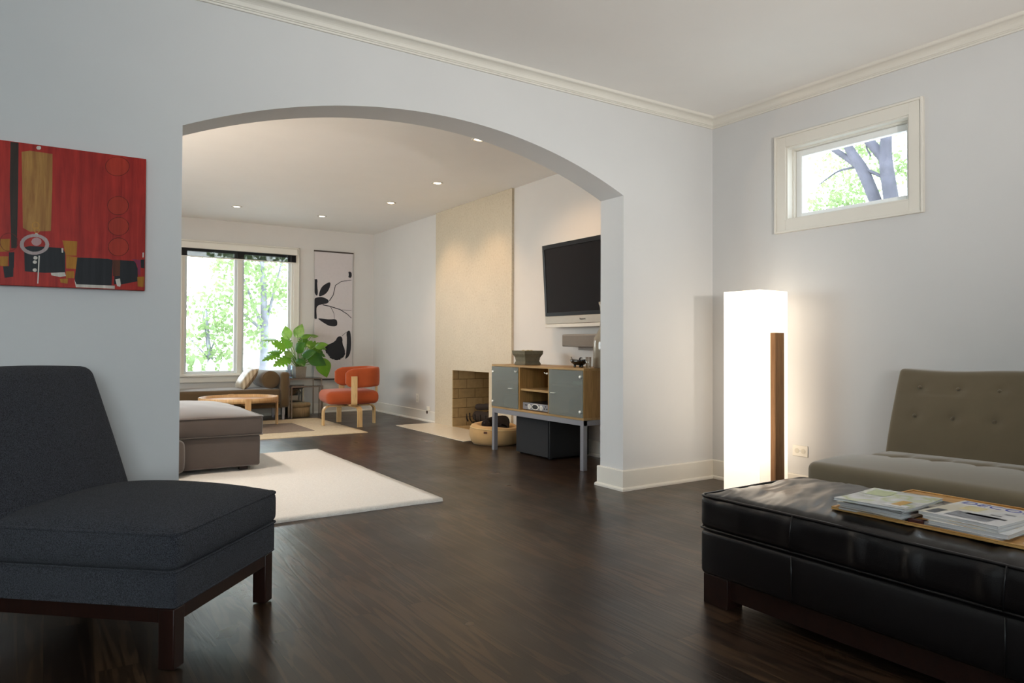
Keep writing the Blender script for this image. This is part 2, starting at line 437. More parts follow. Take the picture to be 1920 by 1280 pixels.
for x0, x1, z0, z1 in ((gx0, gx0+.03, gz0, gz1), (gx1-.03, gx1, gz0, gz1), (gx0+.03, gx1-.03, gz1-.03, gz1), (gx0+.03, gx1-.03, gz0, gz0+.012), (2.165, 2.225, gz0+.012, gz1-.03)):
    box(b, x0, x1, YF, YF+.2, z0, z1)
obj('frame', b, trim_m, win2)
sash_m = plain('garden_sash_paint', '#d6dadb', .4, var=.01)
for x0, x1 in ((gx0+.03, 2.165), (2.225, gx1-.03)):
    b = B(); y0, y1 = YF+.05, YF+.09; t = .034
    box(b, x0, x0+t, y0, y1, gz0+.012, gz1-.03, bev=.003); box(b, x1-t, x1, y0, y1, gz0+.012, gz1-.03, bev=.003)
    box(b, x0+t, x1-t, y0, y1, gz0+.012, gz0+.012+t, bev=.003); box(b, x0+t, x1-t, y0, y1, gz1-.03-t, gz1-.03, bev=.003)
    s = obj('sash', b, sash_m, win2)
    b = B(); box(b, x0+t-.004, x1-t+.004, YF+.067, YF+.073, gz0+.012+t-.004, gz1-.03-t+.004)
    p = obj('pane', b, pane_m, s, off=(0, 0, 0))
# roller shade
rs = thing('roller_shade', 'dark mesh roller shade pulled up at the top of the garden window', 'window shade', (2.2, YF-.05, 2.15))
b = B(); box(b, gx0-.03, gx1+.03, YF-.075, YF-.012, 2.262, 2.345, bev=.006); obj('cassette', b, trim_m, rs)
m = N('dark_screen_mesh'); t = m.n('BsdfTransparent'); d = m.n('BsdfDiffuse'); d.inputs[0].default_value = (.012, .012, .013, 1)
wv = m.n('TexWave'); wv.inputs['Scale'].default_value = 14; wv.inputs['Distortion'].default_value = 2.0; m.l(m.coord((1, 1, 2.2), (0, .6, 0)), wv.inputs['Vector'])
r = m.ramp(wv.outputs['Fac'], [(.2, (.62, .62, .62, 1)), (.8, (.95, .95, .95, 1))])
x = m.n('MixShader'); m.l(r, x.inputs[0]); m.l(t.outputs[0], x.inputs[1]); m.l(d.outputs[0], x.inputs[2]); m.l(x.outputs[0], m.out.inputs[0])
b = B(); box(b, gx0-.02, gx1+.02, YF-.045, YF-.043, 2.158, 2.264); obj('shade_cloth', b, m.m, rs)
b = B(); box(b, gx0-.02, gx1+.02, YF-.05, YF-.038, 2.145, 2.160, bev=.002); tag(obj('hem_bar', b, trim_m, rs), label='white hem bar')
# windows in the walls behind and to the left of the camera
for nm, ax in (('window_3', 'Y'), ('window_4', 'X')):
    w3 = tag(bpy.data.objects.new(nm, None), kind='structure'); COL.objects.link(w3)
    b = B(); g = B()
    if ax == 'Y':
        casing_frame(b, -1.75, .15, .85, 2.45, .085, YBK, .016, 'Y', 1)
        for x in (-1.75, -.82, .11): box(b, x, x+.04, YBK-.12, YBK-.06, .85, 2.45)
        for z in (.85, 2.41): box(b, -1.75, .15, YBK-.12, YBK-.06, z, z+.04)
        box(g, -1.73, .13, YBK-.093, YBK-.087, .87, 2.43)
    else:
        casing_frame(b, 5.6, 8.2, .75, 2.25, .085, XL, .016, 'X', 1)
        for y in (5.6, 6.45, 7.31, 8.16): box(b, XL-.12, XL-.06, y, y+.04, .75, 2.25)
        for z in (.75, 2.21): box(b, XL-.12, XL-.06, 5.6, 8.2, z, z+.04)
        box(g, XL-.093, XL-.087, 5.62, 8.18, .77, 2.23)
    obj('frame', b, trim_m, w3, off=(0, 0, 0)); obj('pane', g, pane_m, w3, off=(0, 0, 0))
PAINT = [('bar', [(-0.141, 1.842), (-0.113, 1.843), (-0.112, 1.651), (-0.114, 1.398), (-0.133, 1.396), (-0.141, 1.647)]), ('gold', [(-0.102, 1.806), (-0.073, 1.815), (0.007, 1.813), (0.008, 1.666), (0.005, 1.481), (-0.069, 1.471), (-0.094, 1.485)]), ('black', [(-0.089, 1.403), (-0.068, 1.411), (0.047, 1.411), (0.058, 1.392), (0.059, 1.307), (-0.014, 1.3), (-0.085, 1.302)]), ('black', [(0.103, 1.374), (0.219, 1.377), (0.237, 1.372), (0.235, 1.259), (0.098, 1.255), (0.094, 1.283)]), ('black', [(0.266, 1.374), (0.326, 1.374), (0.337, 1.341), (0.339, 1.283), (0.267, 1.263), (0.244, 1.265), (0.246, 1.319)]), ('brown', [(0.236, 1.372), (0.267, 1.374), (0.267, 1.303), (0.239, 1.301)]), ('gold2', [(0.047, 1.444), (0.102, 1.444), (0.1, 1.382), (0.061, 1.379)]), ('gold2', [(0.061, 1.378), (0.103, 1.376), (0.098, 1.323), (0.062, 1.324)]), ('gold2', [(0.062, 1.311), (0.092, 1.313), (0.092, 1.283), (0.062, 1.282)]), ('gold2', [(0.039, 1.277), (0.07, 1.28), (0.068, 1.258), (0.043, 1.261)]), ('gold2', [(-0.171, 1.431), (-0.138, 1.435), (-0.139, 1.382), (-0.171, 1.378)]), ('gold2', [(-0.171, 1.359), (-0.142, 1.361), (-0.144, 1.32), (-0.17, 1.319)]), ('black', [(-0.141, 1.378), (-0.122, 1.38), (-0.123, 1.315), (-0.139, 1.314)]), ('black', [(-0.16, 1.318), (-0.124, 1.323), (-0.125, 1.277), (-0.154, 1.271)]), ('purple', [(0.314, 1.383), (0.349, 1.379), (0.348, 1.308), (0.34, 1.314), (0.335, 1.358)]), ('black', [(0.349, 1.381), (0.364, 1.384), (0.364, 1.343), (0.35, 1.345)]), ('gold2', [(0.336, 1.302), (0.364, 1.305), (0.362, 1.257), (0.338, 1.259)]), ('white', [(0.093, 1.277), (0.101, 1.257), (0.247, 1.258), (0.247, 1.239), (0.099, 1.24)]), ('white', [(0.249, 1.286), (0.267, 1.291), (0.271, 1.263), (0.268, 1.254), (0.256, 1.257)]), ('white', [(0.007, 1.301), (0.057, 1.307), (0.062, 1.291), (0.04, 1.285), (0.009, 1.291)]), ('white', [(-0.038, 1.372), (-0.033, 1.372), (-0.037, 1.253), (-0.041, 1.253)]), ('white', [(0.044, 1.41), (0.051, 1.411), (0.05, 1.391), (0.045, 1.391)]), ('white', [(0.356, 1.414), (0.362, 1.415), (0.361, 1.393), (0.356, 1.392)]), ('white', [(-0.034, 1.833), (-0.035, 1.829), (-0.038, 1.825), (-0.043, 1.824), (-0.047, 1.824), (-0.05, 1.827), (-0.051, 1.831), (-0.05, 1.835), (-0.047, 1.839), (-0.043, 1.84), (-0.038, 1.84), (-0.035, 1.837)]), ('white', [(-0.039, 1.461), (-0.04, 1.457), (-0.043, 1.454), (-0.046, 1.453), (-0.05, 1.454), (-0.052, 1.456), (-0.053, 1.459), (-0.052, 1.463), (-0.05, 1.466), (-0.046, 1.467), (-0.043, 1.466), (-0.04, 1.464)]), ('white', [(-0.041, 1.362), (-0.042, 1.358), (-0.045, 1.355), (-0.049, 1.354), (-0.052, 1.355), (-0.055, 1.357), (-0.056, 1.361), (-0.055, 1.365), (-0.053, 1.368), (-0.049, 1.369), (-0.045, 1.368), (-0.042, 1.366)]), ('white', [(-0.043, 1.344), (-0.044, 1.34), (-0.047, 1.337), (-0.051, 1.336), (-0.054, 1.337), (-0.057, 1.339), (-0.058, 1.343), (-0.057, 1.347), (-0.054, 1.35), (-0.051, 1.351), (-0.047, 1.35), (-0.044, 1.348)]), ('white', [(-0.043, 1.31), (-0.044, 1.306), (-0.046, 1.303), (-0.05, 1.302), (-0.054, 1.303), (-0.057, 1.306), (-0.058, 1.309), (-0.057, 1.313), (-0.054, 1.316), (-0.05, 1.317), (-0.047, 1.317), (-0.044, 1.314)]), ('orange', [(0.299, 1.801), (0.297, 1.789), (0.292, 1.777), (0.283, 1.767), (0.272, 1.758), (0.259, 1.753), (0.245, 1.751), (0.233, 1.753), (0.221, 1.758), (0.212, 1.766), (0.207, 1.776), (0.205, 1.788), (0.207, 1.8), (0.212, 1.812), (0.221, 1.822), (0.232, 1.83), (0.244, 1.835), (0.258, 1.838), (0.271, 1.836), (0.282, 1.831), (0.291, 1.823), (0.297, 1.813)]), ('orange', [(0.297, 1.623), (0.296, 1.611), (0.291, 1.599), (0.283, 1.59), (0.273, 1.582), (0.262, 1.578), (0.25, 1.577), (0.239, 1.579), (0.229, 1.584), (0.222, 1.592), (0.217, 1.602), (0.215, 1.613), (0.216, 1.625), (0.221, 1.636), (0.229, 1.646), (0.238, 1.653), (0.25, 1.658), (0.261, 1.659), (0.273, 1.657), (0.283, 1.652), (0.291, 1.644), (0.296, 1.634)]), ('orange', [(0.3, 1.529), (0.299, 1.517), (0.294, 1.506), (0.286, 1.497), (0.276, 1.49), (0.265, 1.485), (0.253, 1.484), (0.242, 1.487), (0.232, 1.492), (0.224, 1.5), (0.219, 1.51), (0.218, 1.521), (0.219, 1.533), (0.224, 1.543), (0.231, 1.553), (0.241, 1.56), (0.252, 1.564), (0.264, 1.566), (0.275, 1.564), (0.285, 1.558), (0.293, 1.55), (0.298, 1.54)]), ('orange', [(0.3, 1.436), (0.298, 1.424), (0.294, 1.413), (0.286, 1.404), (0.277, 1.397), (0.266, 1.393), (0.254, 1.392), (0.243, 1.395), (0.234, 1.4), (0.226, 1.408), (0.222, 1.418), (0.22, 1.429), (0.221, 1.441), (0.226, 1.452), (0.233, 1.461), (0.243, 1.468), (0.254, 1.472), (0.265, 1.473), (0.276, 1.471), (0.286, 1.465), (0.293, 1.457), (0.298, 1.447)]), ('pink', [(-0.028, 1.432), (-0.029, 1.425), (-0.033, 1.42), (-0.039, 1.415), (-0.046, 1.413), (-0.053, 1.414), (-0.058, 1.417), (-0.062, 1.423), (-0.064, 1.429), (-0.062, 1.436), (-0.059, 1.442), (-0.053, 1.446), (-0.046, 1.448), (-0.039, 1.447), (-0.033, 1.444), (-0.029, 1.439)])]
RINGS = [('line', [(0.3, 1.801), (0.298, 1.789), (0.293, 1.776), (0.284, 1.766), (0.272, 1.757), (0.259, 1.752), (0.245, 1.75), (0.232, 1.752), (0.221, 1.757), (0.212, 1.765), (0.206, 1.776), (0.204, 1.788), (0.205, 1.8), (0.211, 1.812), (0.22, 1.823), (0.231, 1.831), (0.244, 1.837), (0.258, 1.839), (0.271, 1.837), (0.283, 1.832), (0.292, 1.824), (0.298, 1.814)], [(0.298, 1.801), (0.296, 1.789), (0.291, 1.777), (0.282, 1.767), (0.271, 1.759), (0.259, 1.754), (0.245, 1.752), (0.233, 1.754), (0.222, 1.759), (0.213, 1.767), (0.208, 1.777), (0.206, 1.788), (0.208, 1.8), (0.213, 1.811), (0.221, 1.822), (0.232, 1.83), (0.245, 1.835), (0.258, 1.837), (0.27, 1.835), (0.281, 1.83), (0.29, 1.823), (0.296, 1.813)]), ('line', [(0.299, 1.623), (0.297, 1.61), (0.292, 1.599), (0.284, 1.589), (0.274, 1.581), (0.262, 1.576), (0.25, 1.575), (0.239, 1.577), (0.229, 1.583), (0.221, 1.591), (0.216, 1.602), (0.214, 1.613), (0.215, 1.625), (0.22, 1.637), (0.228, 1.647), (0.238, 1.654), (0.249, 1.659), (0.261, 1.661), (0.273, 1.659), (0.283, 1.653), (0.292, 1.645), (0.297, 1.635)], [(0.296, 1.622), (0.295, 1.611), (0.29, 1.6), (0.283, 1.59), (0.273, 1.583), (0.262, 1.579), (0.251, 1.577), (0.24, 1.579), (0.23, 1.585), (0.223, 1.592), (0.218, 1.602), (0.216, 1.613), (0.218, 1.625), (0.222, 1.636), (0.229, 1.645), (0.239, 1.653), (0.25, 1.657), (0.261, 1.659), (0.272, 1.657), (0.282, 1.651), (0.29, 1.644), (0.294, 1.634)]), ('line', [(0.301, 1.529), (0.3, 1.517), (0.295, 1.506), (0.287, 1.496), (0.277, 1.489), (0.265, 1.484), (0.253, 1.483), (0.241, 1.485), (0.231, 1.491), (0.223, 1.499), (0.218, 1.509), (0.217, 1.521), (0.218, 1.533), (0.223, 1.544), (0.231, 1.554), (0.241, 1.561), (0.252, 1.566), (0.264, 1.567), (0.276, 1.565), (0.286, 1.559), (0.294, 1.551), (0.3, 1.541)], [(0.299, 1.529), (0.297, 1.517), (0.293, 1.507), (0.285, 1.497), (0.276, 1.49), (0.265, 1.486), (0.253, 1.485), (0.242, 1.487), (0.233, 1.493), (0.225, 1.501), (0.221, 1.51), (0.219, 1.521), (0.22, 1.532), (0.225, 1.543), (0.232, 1.552), (0.242, 1.559), (0.253, 1.564), (0.264, 1.565), (0.275, 1.563), (0.285, 1.558), (0.292, 1.55), (0.297, 1.54)]), ('line', [(0.301, 1.436), (0.3, 1.424), (0.295, 1.413), (0.287, 1.403), (0.277, 1.396), (0.266, 1.392), (0.254, 1.391), (0.243, 1.393), (0.233, 1.399), (0.225, 1.407), (0.22, 1.418), (0.219, 1.429), (0.22, 1.441), (0.225, 1.452), (0.232, 1.462), (0.242, 1.469), (0.253, 1.474), (0.265, 1.475), (0.276, 1.472), (0.286, 1.467), (0.294, 1.458), (0.299, 1.448)], [(0.299, 1.436), (0.297, 1.424), (0.293, 1.414), (0.286, 1.405), (0.276, 1.398), (0.266, 1.394), (0.255, 1.393), (0.244, 1.395), (0.235, 1.401), (0.227, 1.409), (0.223, 1.419), (0.221, 1.43), (0.222, 1.441), (0.227, 1.451), (0.234, 1.46), (0.243, 1.467), (0.254, 1.471), (0.265, 1.472), (0.275, 1.47), (0.285, 1.465), (0.292, 1.457), (0.297, 1.447)]), ('ring', [(-0.0, 1.423), (-0.002, 1.41), (-0.008, 1.398), (-0.018, 1.388), (-0.031, 1.38), (-0.045, 1.375), (-0.059, 1.374), (-0.073, 1.376), (-0.086, 1.382), (-0.095, 1.391), (-0.102, 1.402), (-0.104, 1.414), (-0.102, 1.427), (-0.096, 1.439), (-0.087, 1.449), (-0.074, 1.457), (-0.06, 1.462), (-0.046, 1.463), (-0.032, 1.461), (-0.019, 1.455), (-0.009, 1.447), (-0.003, 1.435)], [(-0.014, 1.422), (-0.016, 1.413), (-0.02, 1.404), (-0.027, 1.397), (-0.036, 1.391), (-0.047, 1.388), (-0.058, 1.387), (-0.068, 1.389), (-0.077, 1.393), (-0.084, 1.399), (-0.089, 1.407), (-0.09, 1.416), (-0.089, 1.424), (-0.085, 1.433), (-0.078, 1.44), (-0.069, 1.446), (-0.058, 1.449), (-0.048, 1.45), (-0.037, 1.449), (-0.028, 1.445), (-0.021, 1.438), (-0.016, 1.431)]), ('line', [(-0.109, 1.424), (-0.11, 1.412), (-0.114, 1.402), (-0.12, 1.393), (-0.127, 1.387), (-0.136, 1.383), (-0.145, 1.382), (-0.154, 1.385), (-0.161, 1.39), (-0.167, 1.398), (-0.171, 1.407), (-0.172, 1.418), (-0.171, 1.429), (-0.168, 1.44), (-0.162, 1.448), (-0.154, 1.455), (-0.146, 1.459), (-0.137, 1.46), (-0.128, 1.457), (-0.12, 1.452), (-0.114, 1.444), (-0.11, 1.434)], [(-0.111, 1.423), (-0.112, 1.413), (-0.116, 1.403), (-0.121, 1.395), (-0.128, 1.388), (-0.136, 1.385), (-0.145, 1.384), (-0.153, 1.386), (-0.16, 1.391), (-0.165, 1.399), (-0.169, 1.408), (-0.17, 1.418), (-0.169, 1.429), (-0.166, 1.439), (-0.161, 1.447), (-0.154, 1.453), (-0.146, 1.457), (-0.137, 1.458), (-0.129, 1.456), (-0.122, 1.45), (-0.116, 1.443), (-0.112, 1.434)]), ('ringy', [(-0.036, 1.5), (-0.036, 1.495), (-0.038, 1.491), (-0.04, 1.487), (-0.043, 1.484), (-0.047, 1.483), (-0.051, 1.482), (-0.055, 1.483), (-0.058, 1.485), (-0.061, 1.489), (-0.062, 1.493), (-0.063, 1.497), (-0.063, 1.502), (-0.061, 1.507), (-0.058, 1.51), (-0.055, 1.513), (-0.051, 1.515), (-0.048, 1.515), (-0.044, 1.514), (-0.04, 1.512), (-0.038, 1.509), (-0.036, 1.505)], [(-0.039, 1.5), (-0.04, 1.496), (-0.041, 1.493), (-0.043, 1.49), (-0.045, 1.487), (-0.048, 1.486), (-0.051, 1.486), (-0.053, 1.487), (-0.056, 1.488), (-0.058, 1.491), (-0.059, 1.494), (-0.059, 1.498), (-0.059, 1.502), (-0.058, 1.505), (-0.056, 1.508), (-0.054, 1.51), (-0.051, 1.512), (-0.048, 1.512), (-0.045, 1.511), (-0.043, 1.509), (-0.041, 1.507), (-0.04, 1.503)]), ('ringy', [(-0.035, 1.481), (-0.035, 1.477), (-0.036, 1.474), (-0.038, 1.471), (-0.041, 1.469), (-0.044, 1.467), (-0.047, 1.467), (-0.05, 1.468), (-0.052, 1.47), (-0.054, 1.472), (-0.055, 1.475), (-0.056, 1.479), (-0.056, 1.483), (-0.054, 1.486), (-0.052, 1.489), (-0.05, 1.491), (-0.047, 1.492), (-0.044, 1.493), (-0.041, 1.492), (-0.039, 1.49), (-0.037, 1.488), (-0.035, 1.485)], [(-0.038, 1.481), (-0.038, 1.478), (-0.039, 1.475), (-0.04, 1.473), (-0.042, 1.471), (-0.044, 1.47), (-0.046, 1.47), (-0.048, 1.471), (-0.05, 1.472), (-0.052, 1.474), (-0.052, 1.477), (-0.053, 1.479), (-0.053, 1.482), (-0.052, 1.485), (-0.05, 1.487), (-0.049, 1.489), (-0.047, 1.489), (-0.044, 1.49), (-0.042, 1.489), (-0.041, 1.488), (-0.039, 1.486), (-0.038, 1.483)])]
SCROLL = [[(3.281, 1.697), (3.297, 1.776), (3.339, 1.855), (3.458, 1.924), (3.453, 1.841), (3.4, 1.741), (3.311, 1.693)], [(3.205, 1.955), (3.23, 1.937), (3.26, 1.948), (3.264, 1.89), (3.241, 1.86), (3.271, 1.794), (3.266, 1.697), (3.232, 1.715), (3.206, 1.791)], [(3.207, 1.656), (3.262, 1.681), (3.341, 1.69), (3.44, 1.645), (3.421, 1.596), (3.342, 1.583), (3.267, 1.561), (3.244, 1.502), (3.239, 1.415), (3.265, 1.367), (3.225, 1.362), (3.209, 1.405)], [(3.721, 2.083), (3.779, 2.08), (3.78, 1.987), (3.722, 1.994), (3.738, 2.034)], [(3.264, 1.377), (3.363, 1.37), (3.443, 1.362), (3.553, 1.374), (3.568, 1.296), (3.544, 1.26), (3.444, 1.264), (3.374, 1.302), (3.314, 1.339)], [(3.386, 0.961), (3.446, 1.0), (3.536, 1.04), (3.565, 1.109), (3.626, 1.123), (3.651, 1.06), (3.627, 1.001), (3.679, 0.932), (3.69, 0.863), (3.649, 0.794), (3.568, 0.765), (3.477, 0.785), (3.427, 0.844), (3.387, 0.903)], [(3.697, 1.183), (3.773, 1.22), (3.782, 0.862), (3.674, 0.754), (3.72, 0.902), (3.719, 1.061)]]
TWIGS = [([(3.441, 1.635), (3.5, 1.726), (3.529, 1.865), (3.62, 1.929), (3.776, 1.957)], 0.011), ([(3.342, 1.573), (3.441, 1.557), (3.603, 1.513), (3.716, 1.447), (3.78, 1.389)], 0.013), ([(3.603, 1.507), (3.779, 1.505)], 0.006), ([(3.461, 1.548), (3.512, 1.452), (3.519, 1.373)], 0.007), ([(3.636, 1.123), (3.708, 1.183)], 0.006)]
# ================================================================== front room
# ---- painting
ROOTP = (0.09, YA, 1.24)
paint_m = {}
def streak(name, h1, h2, sc=(5, 5, 40), rough=.45):
    m = N(name); v = m.coord((40, 5, 3)); f = m.noise(v, 1.0, 5, .65, .4); g = m.noise(m.coord((4, 4, 4)), 1, 4)
    a = m.ramp(f, [(.3, lin(h1)), (.7, lin(h2))]); k = m.ramp(g, [(.3, (.75, .75, .75, 1)), (.65, (1, 1, 1, 1))])
    m.set(m.mix(a, k, .9, 'MULTIPLY'), rough, 0, .15); m.bump(m.noise(m.coord((120, 10, 12)), 1, 3), .3, .001); return m.m
pm = [streak('red_paint', '#8c1d1a', '#bd3226')]
for k, a, c in (('bar', '#2a211b', '#3a2c22'), ('gold', '#8a5a2c', '#b88848'), ('black', '#15161a', '#26262a'), ('brown', '#4a2418', '#63351f'), ('gold2', '#8a5810', '#c08024'),
             ('purple', '#7a2440', '#94304e'), ('white', '#b9aea4', '#ddd6cc'), ('orange', '#9c2c1c', '#b83824'), ('pink', '#a8787a', '#c09a98'), ('line', '#5a1a10', '#6e2414'), ('ring', '#a08c8a', '#b8a6a2'), ('ringy', '#b07a30', '#c08a3c')):
    paint_m[k] = len(pm); pm.append(streak('paint_'+k, a, c))
pt = thing('painting', 'red abstract painting with black blocks and gold patch, left of the arch', 'painting', ROOTP)
b = B(); box(b, -.55, .367, 3.618, YA-.004, 1.241, 1.845, 0, bev=.002)
depth = 3.6165
def flat(b, poly, y, mi):
    vs = [b.verts.new((x, y, z)) for x, z in poly]
    # clip the outline to the canvas
    for v in vs: v.co.x = min(v.co.x, .364); v.co.z = min(max(v.co.z, 1.244), 1.842)
    f = b.faces.new(vs); f.material_index = mi
lev = 0
for k, poly in PAINT:
    lev += 1; flat(b, poly, 3.6175-.00004*lev, paint_m[k])
def ring(b, A, C, y, mi):
    va = [b.verts.new((x, y, z)) for x, z in A]; vc = [b.verts.new((x, y, z)) for x, z in C]; n = len(va)
    for i in range(n):
        f = b.faces.new((va[i], va[(i+1) % n], vc[(i+1) % n], vc[i])); f.material_index = mi
for k, A_, C_ in RINGS:
    lev += 1; ring(b, A_, C_, 3.6175-.00004*lev, paint_m[k])
for (x0, x1, z0, z1, k) in ((-.52, -.40, 1.30, 1.78, 'gold'), (-.34, -.24, 1.27, 1.40, 'black')):
    box(b, x0, x1, 3.6172, 3.618, z0, z1, paint_m[k])
o = obj('canvas', b, pm, pt)

# ---- slipper chair (local frame: +x along the seat front, +y towards the back)
wool = fabric('charcoal_wool', '#4c4e57', .55, 330, .97, 1.0, .006, .10, hex2='#16171b')
chw = wood('chair_leg_wood', '#1a0c08', '#2a140d', 'Z', .3)
ch = thing('slipper_chair', 'armless charcoal wool slipper chair on dark wooden legs, left of the arch', 'chair', (.332, 2.352, 0), math.atan2(.746, .666), local=True)
cw, cdp = .65, .74
def seat_fn(p, s):
    # crowned top that dips to the corners
    if s[2] > 0: p.z += .012*max(0, 1-s[0]**2)*s[2]
    return p
b = B()
cushion(b, (0, 0, .305), (cw, .70, .426), .028, (20, 20, 5), (.012, .012, .040), lambda p, s: (p+Vector((0, 0, .026*max(0, 1-s[0]**6)*max(0, 1-s[1]**6)*max(0, s[2])))))
tube(b, rrect(.003, cw-.003, .003, .697, .4195, .026), .0055, 8, True)
obj('seat', b, wool, ch)
b = B()
cushion(b, (.006, .006, .192), (cw-.006, .86, .309), .016, (14, 16, 5), (.003, .003, 0))
tube(b, rrect(.004, cw-.004, .004, .86, .305, .016), .004, 6, True)
tube(b, rrect(.008, cw-.008, .008, .86, .198, .016), .004, 6, True)
tag(obj('upholstered_base', b, wool, ch))
b = B()
def back_fn(p, s):
    z = p.z
    t = (z-.40)/.52
    p.y += .02+.185*max(t, 0)+(.028*(1-s[0]**2)*(1-s[2]**2)*(-1 if s[1] < 0 else 1))
    # sides taper upward
    p.x = cw/2+(p.x-cw/2)*(1.0-.04*max(t, 0)**1.6)
    if s[2] > .5: p.z += .010*(1-s[0]**2)
    return p
cushion(b, (0, .60, .36), (cw+.0, .735, .905), .035, (14, 5, 16), (0, 0, 0), back_fn)
obj('backrest', b, wool, ch)
b = B()
lo, hi = .145, .196
box(b, .018, cw-.018, .018, .05, lo, hi, bev=.002); box(b, .018, cw-.018, .79, .822, lo, hi, bev=.002)
box(b, .018, .05, .05, .79, lo, hi, bev=.002); box(b, cw-.05, cw-.018, .05, .79, lo, hi, bev=.002)
obj('rail', b, chw, ch)
for x in (.014, cw-.068):
    for y in (.014, .775):
        b = B(); box(b, x, x+.054, y, y+.054, 0.004, .19, bev=.004); lg = obj('leg', b, chw, ch)
        b = B(); lathe(b, [(.012, 0), (.014, .004)], (x+.027, y+.027, 0), 12); obj('glide', b, black_m, lg)

# ---- leather ottoman
leather = N('black_leather'); v = leather.coord()
leather.set(leather.ramp(leather.noise(v, 3, 2), [(.3, lin('#0e0b0c')), (.7, lin('#120f10'))]), .30, 0, .55)
leather.bump(leather.noise(leather.coord((1, 1, 1)), 260, 3), .25, .0012)
oX0, oX1, oY0, oY1 = 2.142, 2.81, .45, 1.925
ot = thing('ottoman', 'long black leather ottoman with a wrinkled cushion top, in front of the grey settee', 'ottoman', ((oX0+oX1)/2, (oY0+oY1)/2, 0))
def wr(p, s):
    x, y, z = p
    if s[2] > .3: p.z += .012*max(0, 1-s[0]**8)*max(0, 1-s[1]**8)*s[2]
    if s[2] > .6:   # creases on the top run with the short side and fan out from the edges
        a = .5+.5*nz((x, y, 0), (1.1, 2.1, 1), 3)
        k = noise.noise(Vector((x*3.5+y*3.0, y*11.0-x*5.5, 1.3)))+.22*noise.noise(Vector((x*8+y*5.0, y*25.0-x*12, 5.3)))
        p.z += .011*k*(1-s[0]**4*.6)*(.4+a) - .006*abs(noise.noise(Vector((x*4+y*6, y*24-x*8, 4.))))
    if s[2] > .3:   # pressed flat under the tray
        e = max(0, min(1, (x-2.16)/.07))*max(0, min(1, (1.50-y)/.07))
        if p.z > .4440: p.z = p.z*(1-e)+.4440*e
    if s[0] < -.8 and abs(s[2]) < .97:   # vertical puckers on the long side
        g = max(0, 1-((y-1.0)/.75)**2)
        q = math.sin(y*30+2.2*nz((0, y, 0), (1, 2.2, 1), 8))
        p.x -= .016*g*max(0, q)**3*(1-abs(s[2])**2)-.002*nz((x, y, z), (5, 9, 9), 2)
    if s[0] < -.8: p.x -= .005*nz((x, y, z), (3, 8, 12), 21)
    if s[1] > .8: p.y += .007*nz((x, y, z), (11, 5, 14), 6)
    return p
b = B(); cushion(b, (oX0, oY0, .286), (oX1, oY1, .422), .032, (50, 130, 8), (.006, .008, .024), wr)
def zf(p): return (p[0], p[1], p[2]+.003*nz(p, (6, 6, 6), 9))
tube(b, rrect(oX0+.004, oX1-.004, oY0+.004, oY1-.004, .4165, .030, zf=zf), .0052, 8, True)
tube(b, rrect(oX0+.001, oX1-.001, oY0+.001, oY1-.001, .292, .026), .0042, 8, True)
obj('cushion', b, leather.m, ot)
b = B(); cushion(b, (oX0+.004, oY0+.004, .112), (oX1-.004, oY1-.004, .286), .02, (10, 26, 6), (.006, .005, 0))
for y in (1.508, .86): tube(b, [(oX0-.003, y, .12), (oX0-.0035, y, .20), (oX0-.002, y, .279)], .0022, 6)
for y in (1.508, .86): tube(b, [(oX0-.004, y+.004, .295), (oX0-.012, y, .35), (oX0-.006, y-.006, .418)], .0022, 6)
obj('base', b, leather.m, ot)
b = B(); box(b, oX0+.03, oX1-.03, oY0+.03, oY1-.05, .035, .114); obj('plinth', b, dark_wood_m, ot)
for x0 in (oX0+.012, oX1-.10):
    for y0 in (oY0+.012, oY1-.132):
        b = B(); box(b, x0, x0+.088, y0, y0+.115, 0, .114, bev=.002); obj('leg', b, dark_wood_m, ot)

# ---- tray and magazines
traym = wood('honey_tray_wood', '#b98442', '#dcae6a', 'Y', .4)
tr = thing('tray', 'flat honey-coloured wooden tray under the magazines on the black ottoman', 'tray', (2.50, 1.06, .4445))
b = B(); box(b, 2.235, 2.76, .62, 1.42, .4455, .4525, bev=.002); obj('base', b, traym, tr)
b = B()
for a in ((2.235, 2.245, .62, 1.42), (2.75, 2.76, .62, 1.42), (2.245, 2.75, .62, .63), (2.245, 2.75, 1.41, 1.42)): box(b, a[0], a[1], a[2], a[3], .4525, .4565, bev=.0015)
obj('rim', b, traym, tr)
page_edge = N('page_edges'); pv = page_edge.coord((3, 3, 900)); page_edge.set(page_edge.ramp(page_edge.noise(pv, 1.0, 2), [(.3, lin('#b8b4ae')), (.7, lin('#e8e8ea'))]), .6)
def cover_mat(name, cols, sc=9, seed=0.0):
    m = N(name); v = m.coord((1, 1, .01)); mp = m.n('VectorMath', operation='ADD'); mp.inputs[1].default_value = (seed, seed*1.3, 0); m.l(v, mp.inputs[0])
    f = m.noise(mp.outputs[0], sc, 2, .5, .4)
    st = [(i/len(cols)*.5+.28, lin(c)) for i, c in enumerate(cols)]
    m.set(m.ramp(f, st), .22, 0, .5); return m.m
covers = [cover_mat('cover_pale', ['#8f9078', '#c9ccc6', '#e3e6e8', '#c6cfa0', '#e8eaec'], 9, 1),
          cover_mat('cover_tan', ['#8c6a3a', '#d9b878', '#efece6', '#d8dde2'], 8, 4),
          cover_mat('cover_blue', ['#4a5878', '#d8dcea', '#f0f0f4'], 7, 8), cover_mat('cover_dark', ['#1a1c22', '#5a5048', '#b8b0a4'], 8, 12), cover_mat('cover_white', ['#d8d8da', '#f0f0f2', '#e4dcc8'], 6, 15)]
